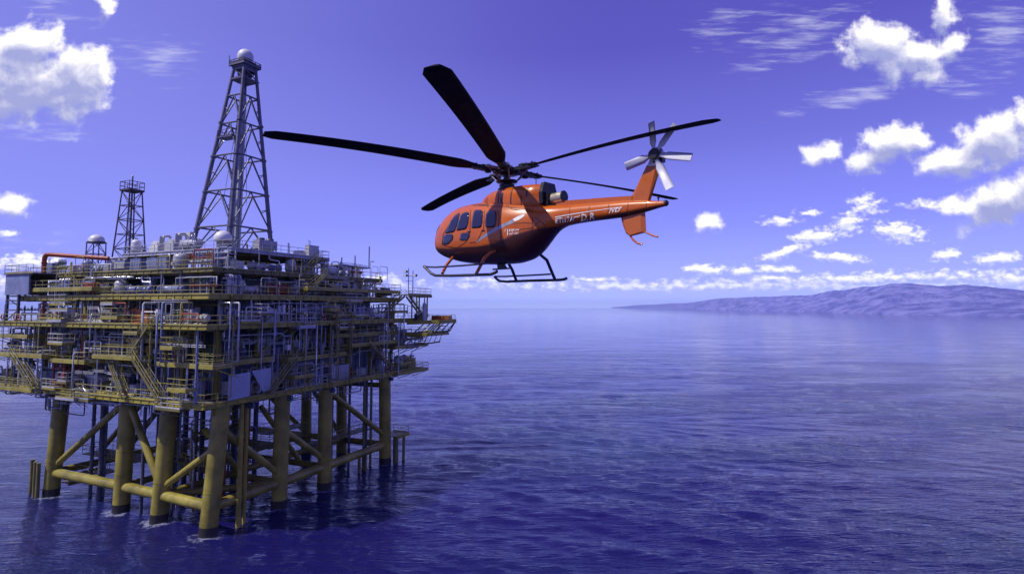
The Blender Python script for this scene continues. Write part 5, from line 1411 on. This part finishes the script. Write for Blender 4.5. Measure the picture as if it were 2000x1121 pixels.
for (x, y) in ((372, 668), (478, 660)):
    q = surf(820 + x / 3.867, 280 + y / 3.867, .012)
    for sg in (1, -1): hpart('door_handle', MB().box(q.x - .08, sg * q.y - .012, q.z - .015, q.x + .08, sg * q.y + .012, q.z + .015), 'black')
SW = [(425, 746), (470, 702), (520, 668), (580, 632), (650, 602), (720, 562), (790, 535), (793, 546), (770, 558), (730, 588), (660, 618), (600, 652), (540, 682), (490, 715), (440, 748)]
def strip_between(up, lo, off):
    vs = []
    for a, b in zip(up, lo):
        vs += [tuple(surf(*a, off)), tuple(surf((a[0] + b[0]) / 2, (a[1] + b[1]) / 2, off)), tuple(surf(*b, off))]
    fs = []
    for i in range(len(up) - 1): fs += [(3 * i, 3 * i + 1, 3 * i + 4, 3 * i + 3), (3 * i + 1, 3 * i + 2, 3 * i + 5, 3 * i + 4)]
    return vs, fs
up = cz_([(425, 746), (470, 702), (520, 668), (580, 632), (650, 600), (700, 574)]); lo = cz_([(432, 749), (484, 717), (534, 686), (596, 652), (660, 620), (712, 600)])
s = MB(); s2 = both(s, *strip_between(up, lo, .006)); hpart('stripe', s, 'stripe'); hpart('stripe', s2, 'stripe')
up = cz_([(702, 573), (740, 552), (790, 534)]); lo = cz_([(716, 592), (750, 578), (790, 550)])
s = MB(); s2 = both(s, *strip_between(up, lo, .007)); hpart('stripe_tip', s, 'letter'); hpart('stripe_tip', s2, 'letter')
def c7(pts): return [(1020 + x / 3.7375, 200 + y / 3.7375) for x, y in pts]
bl_ = c7([(240, 836), (340, 818), (440, 802), (540, 787), (640, 773), (730, 762)])
s = MB(); s2 = both(s, *strip_between(bl_, [(x, y + 1.7 - i * .15) for i, (x, y) in enumerate(bl_)], .006)); hpart('boom_line', s, 'letter'); hpart('boom_line', s2, 'letter')
# lettering: characters laid on the port side
def letters(name, text, p0, p1, hpx, lean=0.0, mat='letter', stretch=None, par=None):
    cu_ = bpy.data.curves.new('text', 'FONT'); cu_.body = text; cu_.size = 1.0; cu_.resolution_u = 2; cu_.offset = .02
    to = bpy.data.objects.new('text', cu_); COL.objects.link(to)
    dg = bpy.context.evaluated_depsgraph_get(); dg.update()
    me = to.evaluated_get(dg).to_mesh()
    vs = [v.co.copy() for v in me.vertices]; fs = [tuple(p.vertices) for p in me.polygons]
    to.evaluated_get(dg).to_mesh_clear(); bpy.data.objects.remove(to); bpy.data.curves.remove(cu_)
    xa, xb = min(v.x for v in vs), max(v.x for v in vs); ya, yb = min(v.y for v in vs), max(v.y for v in vs)
    out = []
    for v in vs:
        t = (v.x - xa) / (xb - xa); h = (v.y - ya) / (yb - ya)
        px = p0[0] + (p1[0] - p0[0]) * t + lean * h; py = p0[1] + (p1[1] - p0[1]) * t - hpx * h
        out.append(tuple(surf(px, py, .022)))
    return hpart(name, MB().add(out, fs), mat)
letters('lettering', 'ETI17A', (1085.5, 436.5), (1122, 431.5), 10)
letters('lettering', '~', (1121, 427), (1133, 423), 3.5)
letters('lettering', 'D/R', (1135, 432), (1162, 428.5), 13.5, 1)
letters('lettering', '/VD\'', (1189.5, 416.5), (1213, 413.2), 8.5, 1.5)
letters('lettering', '/', (986, 453), (988.5, 452.5), 5); letters('lettering', 'I', (991.3, 459.8), (993, 459.6), 12)
letters('lettering', 'DJI', (995, 454), (1005, 453), 6); letters('lettering', 'JNE', (1007, 452), (1014.5, 451.2), 4.2)
letters('lettering', 'UNIT', (995.5, 459), (1003.5, 458.2), 3.6); letters('lettering', 'CRT', (1005, 458.2), (1013.5, 457.4), 4)
# engine cowling
CT = [(952, 394), (957, 386), (966, 379), (980, 373), (1000, 368), (1025, 364), (1050, 361), (1066, 361)]
CT_ = sorted((hp(px, py).x, hp(px, py).z) for px, py in CT)
cx0, cx1 = CT_[0][0], CT_[-1][0]
CWID = [(cx0, .34), (cx0 + (cx1 - cx0) * .12, .50), (cx0 + (cx1 - cx0) * .4, .58), (cx0 + (cx1 - cx0) * .75, .54), (cx0 + (cx1 - cx0) * .93, .46), (cx1, .40)]
def csec(x):
    zt = spline(CT_, x); return zt, min(zt - .05, hp(1000, 425).z), spline(CWID, x)
st = [cx0 + (cx1 - cx0) * i / 30 for i in range(31)]
vs, fs, n = loft(st, csec, 32, 2.8)
m = MB().add(vs, fs, True); m.add(vs[:n], [tuple(range(n))]); m.add(vs[-n:], [tuple(range(n - 1, -1, -1))])
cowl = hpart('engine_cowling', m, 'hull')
def cowl_y(x, z):
    zt, zb, w = csec(x); zc = zb + (zt - zb) * .46; p = 2.8
    q = min(.99, abs(z - zc) / ((zt - zc) if z > zc else (zc - zb)))
    return w * (1 - q ** p) ** (1 / p)
for (fx, z0, z1, t) in ((.16, .55, .9, .05), (.40, .35, .93, .05), (.24, .15, .6, .03), (.56, .42, .80, .12), (.62, .42, .80, .04), (.84, .5, .8, .03), (.88, .5, .8, .03), (.70, .3, .5, .10)):
    x = cx0 + (cx1 - cx0) * fx; zt, zb, w = csec(x); g = MB()
    for sg in (1, -1):
        vs = []
        for k in range(7):
            z = zb + (zt - zb) * (z0 + (z1 - z0) * k / 6) * .97
            for xx in (x - t / 2, x + t / 2): vs.append((xx, sg * (cowl_y(xx, z) + .006), z))
        g.add(vs, [(2 * k, 2 * k + 1, 2 * k + 3, 2 * k + 2) for k in range(6)], True)
    hpart('vent', g, 'black', cowl)
# black intake plate and exhaust
p = hp(1064, 378); m = MB()
zt_, zb_ = hp(1060, 360).z, hp(1060, 402).z
m.plate([(cx0 - .02, -.40, zb_), (cx0 - .02, -.44, (zt_ + zb_) / 2), (cx0 - .02, -.30, zt_ - .02), (cx0 - .02, .30, zt_ - .02), (cx0 - .02, .44, (zt_ + zb_) / 2), (cx0 - .02, .40, zb_)], (-.16, 0, .02))
m.box(cx0 - .30, -.28, zb_ - .05, cx0 - .17, .28, zb_ + .42)
hpart('intake_plate', m, 'black')
e0, e1 = hp(1070, 391), hp(1102, 383.5)
d = (e1 - e0).normalized()
ex = MB().rod(e0 - d * .25, e1, .20, 24, .19, caps=False)
eo = hpart('exhaust', ex, 'brass')
hpart('exhaust_lip', MB().rod(e1 - d * .03, e1 + d * .02, .205, 24).rod(e1 + d * .02, e1 + d * .022, .165, 24), 'black', eo)
# dorsal spine of the boom
sp = [hp(px, py) for px, py in ((1088, 397), (1120, 394), (1180, 389.5), (1236, 386))]
m = MB()
for a, b in zip(sp, sp[1:]): m.beam(a - Vector((0, 0, .05)), b - Vector((0, 0, .05)), .15, .19)
hpart('boom_spine', m, 'trim')
# fins
def fin(name, poly, th, mat='trim', par=None):
    pts = [hp(*p) for p in poly]; n = len(pts); c = sum(pts, Vector()) / n
    vs = []
    for s in (1, -1):
        vs += [(p.x, s * .008, p.z) for p in pts]
        vs += [(c.x + (p.x - c.x) * .72, s * th / 2, c.z + (p.z - c.z) * .9) for p in pts]
    fs = []
    for o_, rev in ((0, False), (2 * n, True)):
        for j in range(n):
            q = (o_ + j, o_ + (j + 1) % n, o_ + n + (j + 1) % n, o_ + n + j); fs.append(tuple(reversed(q)) if rev else q)
        q = tuple(o_ + n + j for j in range(n)); fs.append(tuple(reversed(q)) if rev else q)
    for j in range(n): fs.append((j, 2 * n + j, 2 * n + (j + 1) % n, (j + 1) % n))
    return hpart(name, MB().add(vs, fs), mat, par)
uf = fin('upper_fin', [(1228, 400), (1232, 388), (1266, 322), (1272, 317), (1292, 319), (1290, 328), (1268, 400)], .17)
fin('fin_cap', [(1264, 327), (1269, 314), (1294, 315), (1291, 325)], .22, 'letter', uf)
lf_ = fin('lower_fin', [(1213, 424), (1217, 441), (1223, 456), (1231, 462), (1262, 454), (1260, 414)], .14)
hpart('tail_guard', MB().tube([hp(1231, 461), hp(1237, 469), hp(1245, 475), hp(1254, 477)], .035, 8), 'trim', lf_); hpart('guard_strut', MB().tube([hp(1260, 453), hp(1272, 459), hp(1285, 463)], .03, 8), 'trim', lf_)
tp = hp(1286, 398); hpart('tail_beacon', MB().rod(tp, tp + Vector((0, 0, .16)), .02, 8).ball(tuple(tp + Vector((0, 0, .18))), .04, 10), 'black')
tc_ = hp(1300, 397); hpart('tail_cap', MB().ball(tuple(tc_), .10, 14), 'black')
# tail rotor at rest
tr = hp(1287, 306); tr.y = .30
hub = MB().rod((tr.x, -.05, tr.z), (tr.x, .36, tr.z), .13, 14).rod((tr.x, .2, tr.z), (tr.x, .33, tr.z), .2, 14).box(tr.x - .16, -.1, tr.z - .2, tr.x + .16, .12, tr.z + .12)
trh = hpart('tail_rotor_hub', hub, 'black')
hpart('hub_cap', MB().ball((tr.x - .02, .1, tr.z + .10), .17, 14), 'titan', trh)
for (tx, ty) in ((1272, 239), (1319, 243), (1358, 308), (1311, 374), (1231, 322)):
    q = hp(tx, ty, .30); d = (Vector((q.x, 0, q.z)) - Vector((tr.x, 0, tr.z))); L = min(1.22, max(1.02, d.length)); d.normalize()
    s_ = Vector((-d.z, 0, d.x)); yv = Vector((0, 1, 0))
    vs = []
    for (t, c_) in ((.12, .05), (.30, .09), (.36, .125), (1.0, .13)):
        o_ = Vector((tr.x, .30, tr.z)) + d * L * t
        for (u, v) in ((-1, .0), (-.3, .020), (.6, .014), (1, 0), (.6, -.012), (-.3, -.014)):
            vs.append(tuple(o_ + s_ * c_ * u + yv * (v + .04 * u * c_ / .13)))
    k = 6
    fs = [(i * k + j, i * k + (j + 1) % k, (i + 1) * k + (j + 1) % k, (i + 1) * k + j) for i in range(3) for j in range(k)] + [tuple(range(k)), tuple(range(4 * k - 1, 3 * k - 1, -1))]
    tb = hpart('tail_rotor_blade', MB().add(vs, fs, True), 'tailblade', trh)
# main rotor
RZ = hp(990, 335).z
mz = hp(990, 372).z
m = MB().rod((0, 0, mz - .2), (0, 0, RZ + .12), .13, 16).lathe([(.34, mz - .05), (.36, mz + .04), (.27, mz + .1), (.30, mz + .14), (.30, mz + .2), (.2, mz + .24)], (0, 0, 0), 20).lathe([(.22, mz + .28), (.40, mz + .30), (.42, mz + .36), (.22, mz + .40)], (0, 0, 0), 20)
mast = hpart('rotor_mast', m, 'black')
hub = MB().lathe([(.06, RZ - .16), (.46, RZ - .13), (.52, RZ - .04), (.50, RZ + .06), (.26, RZ + .12), (.22, RZ + .2), (.04, RZ + .22)], (0, 0, 0), 24)
hubo = hpart('rotor_hub', hub, 'black')
tips = [(515, 256), (838, 112), (1398, 229), (830, 408), (1345, 390)]
for i, (tx, ty) in enumerate(tips):
    P = at_height(tx, ty, EYE + RZ + .05) - HC
    lx, ly = P.x * HN.x + P.y * HN.y, P.x * HP.x + P.y * HP.y
    L = min(9.7, max(8.5, math.hypot(lx, ly))); d = Vector((lx, ly, 0)).normalized(); s_ = Vector((-d.y, d.x, 0)); zv = Vector((0, 0, 1))
    arm = MB().beam(d * .3 + zv * RZ, d * 1.25 + zv * RZ, .20, .13).beam(d * .75 + zv * (RZ + .09), d * 1.6 + zv * (RZ + .03), .26, .04).beam(d * .75 + zv * (RZ - .09), d * 1.6 + zv * (RZ - .05), .26, .04)
    arm.lathe([(.02, RZ - .17), (.12, RZ - .16), (.12, RZ + .14), (.02, RZ + .15)], tuple(d * .85), 12)
    for t in (1.1, 1.4): arm.rod(d * t + s_ * .07 + zv * (RZ - .1), d * t + s_ * .07 + zv * (RZ + .12), .035, 8).rod(d * t - s_ * .07 + zv * (RZ - .1), d * t - s_ * .07 + zv * (RZ + .12), .035, 8)
    hpart('blade_grip', arm, 'black', hubo)
    pl = MB().rod(d * .40 + s_ * .16 + zv * (mz + .34), d * .9 + s_ * .2 + zv * (RZ - .04), .03, 8).rod(d * .9 + s_ * .2 + zv * (RZ - .04), d * .9 + zv * (RZ - .02), .045, 8)
    pl.rod(d * .55 + s_ * .22 + zv * (RZ + .02), d * 1.05 + s_ * .19 + zv * (RZ + .04), .055, 10)
    hpart('pitch_link', pl, 'titan', hubo)
    vs = []; NS = 26
    prof = [(-.5, 0), (-.36, .5), (-.1, .62), (.2, .42), (.5, .03), (.5, -.03), (.15, -.28), (-.2, -.42), (-.4, -.34)]
    for k in range(NS + 1):
        t = k / NS; rr = 1.35 + (L - 1.35) * t
        ch = .32 + .36 * min(1, t / .10) if t < .96 else .68 - .28 * ((t - .96) / .04)
        tw = R(15 - 9 * t); droop = .10 * math.sin(t * 2.2) - .12 * t * t
        o_ = d * rr + zv * (RZ + droop)
        for (u, v) in prof:
            a, b = u * ch, v * .085 * (1 - .35 * t)
            vs.append(tuple(o_ + s_ * (a * math.cos(tw) - b * math.sin(tw)) * -1 + zv * (a * math.sin(tw) * -1 + b * math.cos(tw))))
    k = len(prof)
    fs = [(i_ * k + j, i_ * k + (j + 1) % k, (i_ + 1) * k + (j + 1) % k, (i_ + 1) * k + j) for i_ in range(NS) for j in range(k)] + [tuple(range(k - 1, -1, -1)), tuple(range(NS * k, NS * k + k))]
    hpart('rotor_blade', MB().add(vs, fs, True), 'blade')
# landing gear
ZS = hp(905, 538, 1.6).z
def skid(y, pts_lo, pts_up, mats):
    lo = [hp(px, py, y) for px, py in pts_lo]; up = [hp(px, py, y) for px, py in pts_up]
    s = hpart('skid', MB().tube(lo, .055, 10), 'skid'); hpart('step_bar', MB().tube(up, .035, 8), 'skid', s)
    return s
YS = 1.62
skid(YS, [(828, 520), (834, 526), (842, 534), (850, 538), (880, 538.5), (930, 537), (958, 536), (966, 533), (971, 530)], [(828, 520), (836, 521.5), (850, 522), (900, 519), (948, 515)], None)
skid(-YS, [(966, 540), (970, 545), (976, 549), (990, 550), (1040, 548), (1088, 547), (1100, 546), (1107, 543.5)], [(966, 540), (985, 540), (1030, 538), (1075, 535.5)], None)
def cross(pts, mat):
    hpart('cross_tube', MB().tube([hp(px, py, y) for px, py, y in pts], .06, 10), mat)
cross([(884, 503, .7), (880, 508, .95), (872, 518, 1.25), (864, 534, YS)], 'trim')
cross([(975, 488, .62), (958, 494, .95), (946, 505, 1.2), (938, 520, 1.45), (930, 535, YS)], 'trim')
cross([(980, 504, -.3), (993, 514, -.8), (1000, 526, -1.2), (1008, 547, -YS)], 'skid')
cross([(1044, 494, -.3), (1056, 498, -.75), (1068, 508, -1.15), (1084, 546, -YS)], 'skid')
b0 = hp(980, 510); hpart('belly_antenna', MB().plate([b0 + Vector((.25, 0, -.02)), b0 + Vector((-.1, 0, -.02)), b0 + Vector((-.3, 0, -.3)), b0 + Vector((.2, 0, -.28))], (0, .03, 0)).beam(b0 + Vector((.45, .02, -.3)), b0 + Vector((-.4, .02, -.3)), .06), 'black')
b1 = hp(1047, 363); hpart('whip_aerial', MB().rod(b1 - Vector((0, 0, .05)), b1 + Vector((0, 0, .34)), .015, 6), 'black')
# ------------------------------------------------------------------ render settings
sc.view_settings.view_transform = 'Standard'
sc.view_settings.look = 'None'
sc.view_settings.exposure = 0
sc.view_settings.gamma = 1
sc.cycles.use_denoising = True
sc.cycles.max_bounces = 8
sc.cycles.volume_bounces = 0
sc.cycles.sample_clamp_indirect = 4
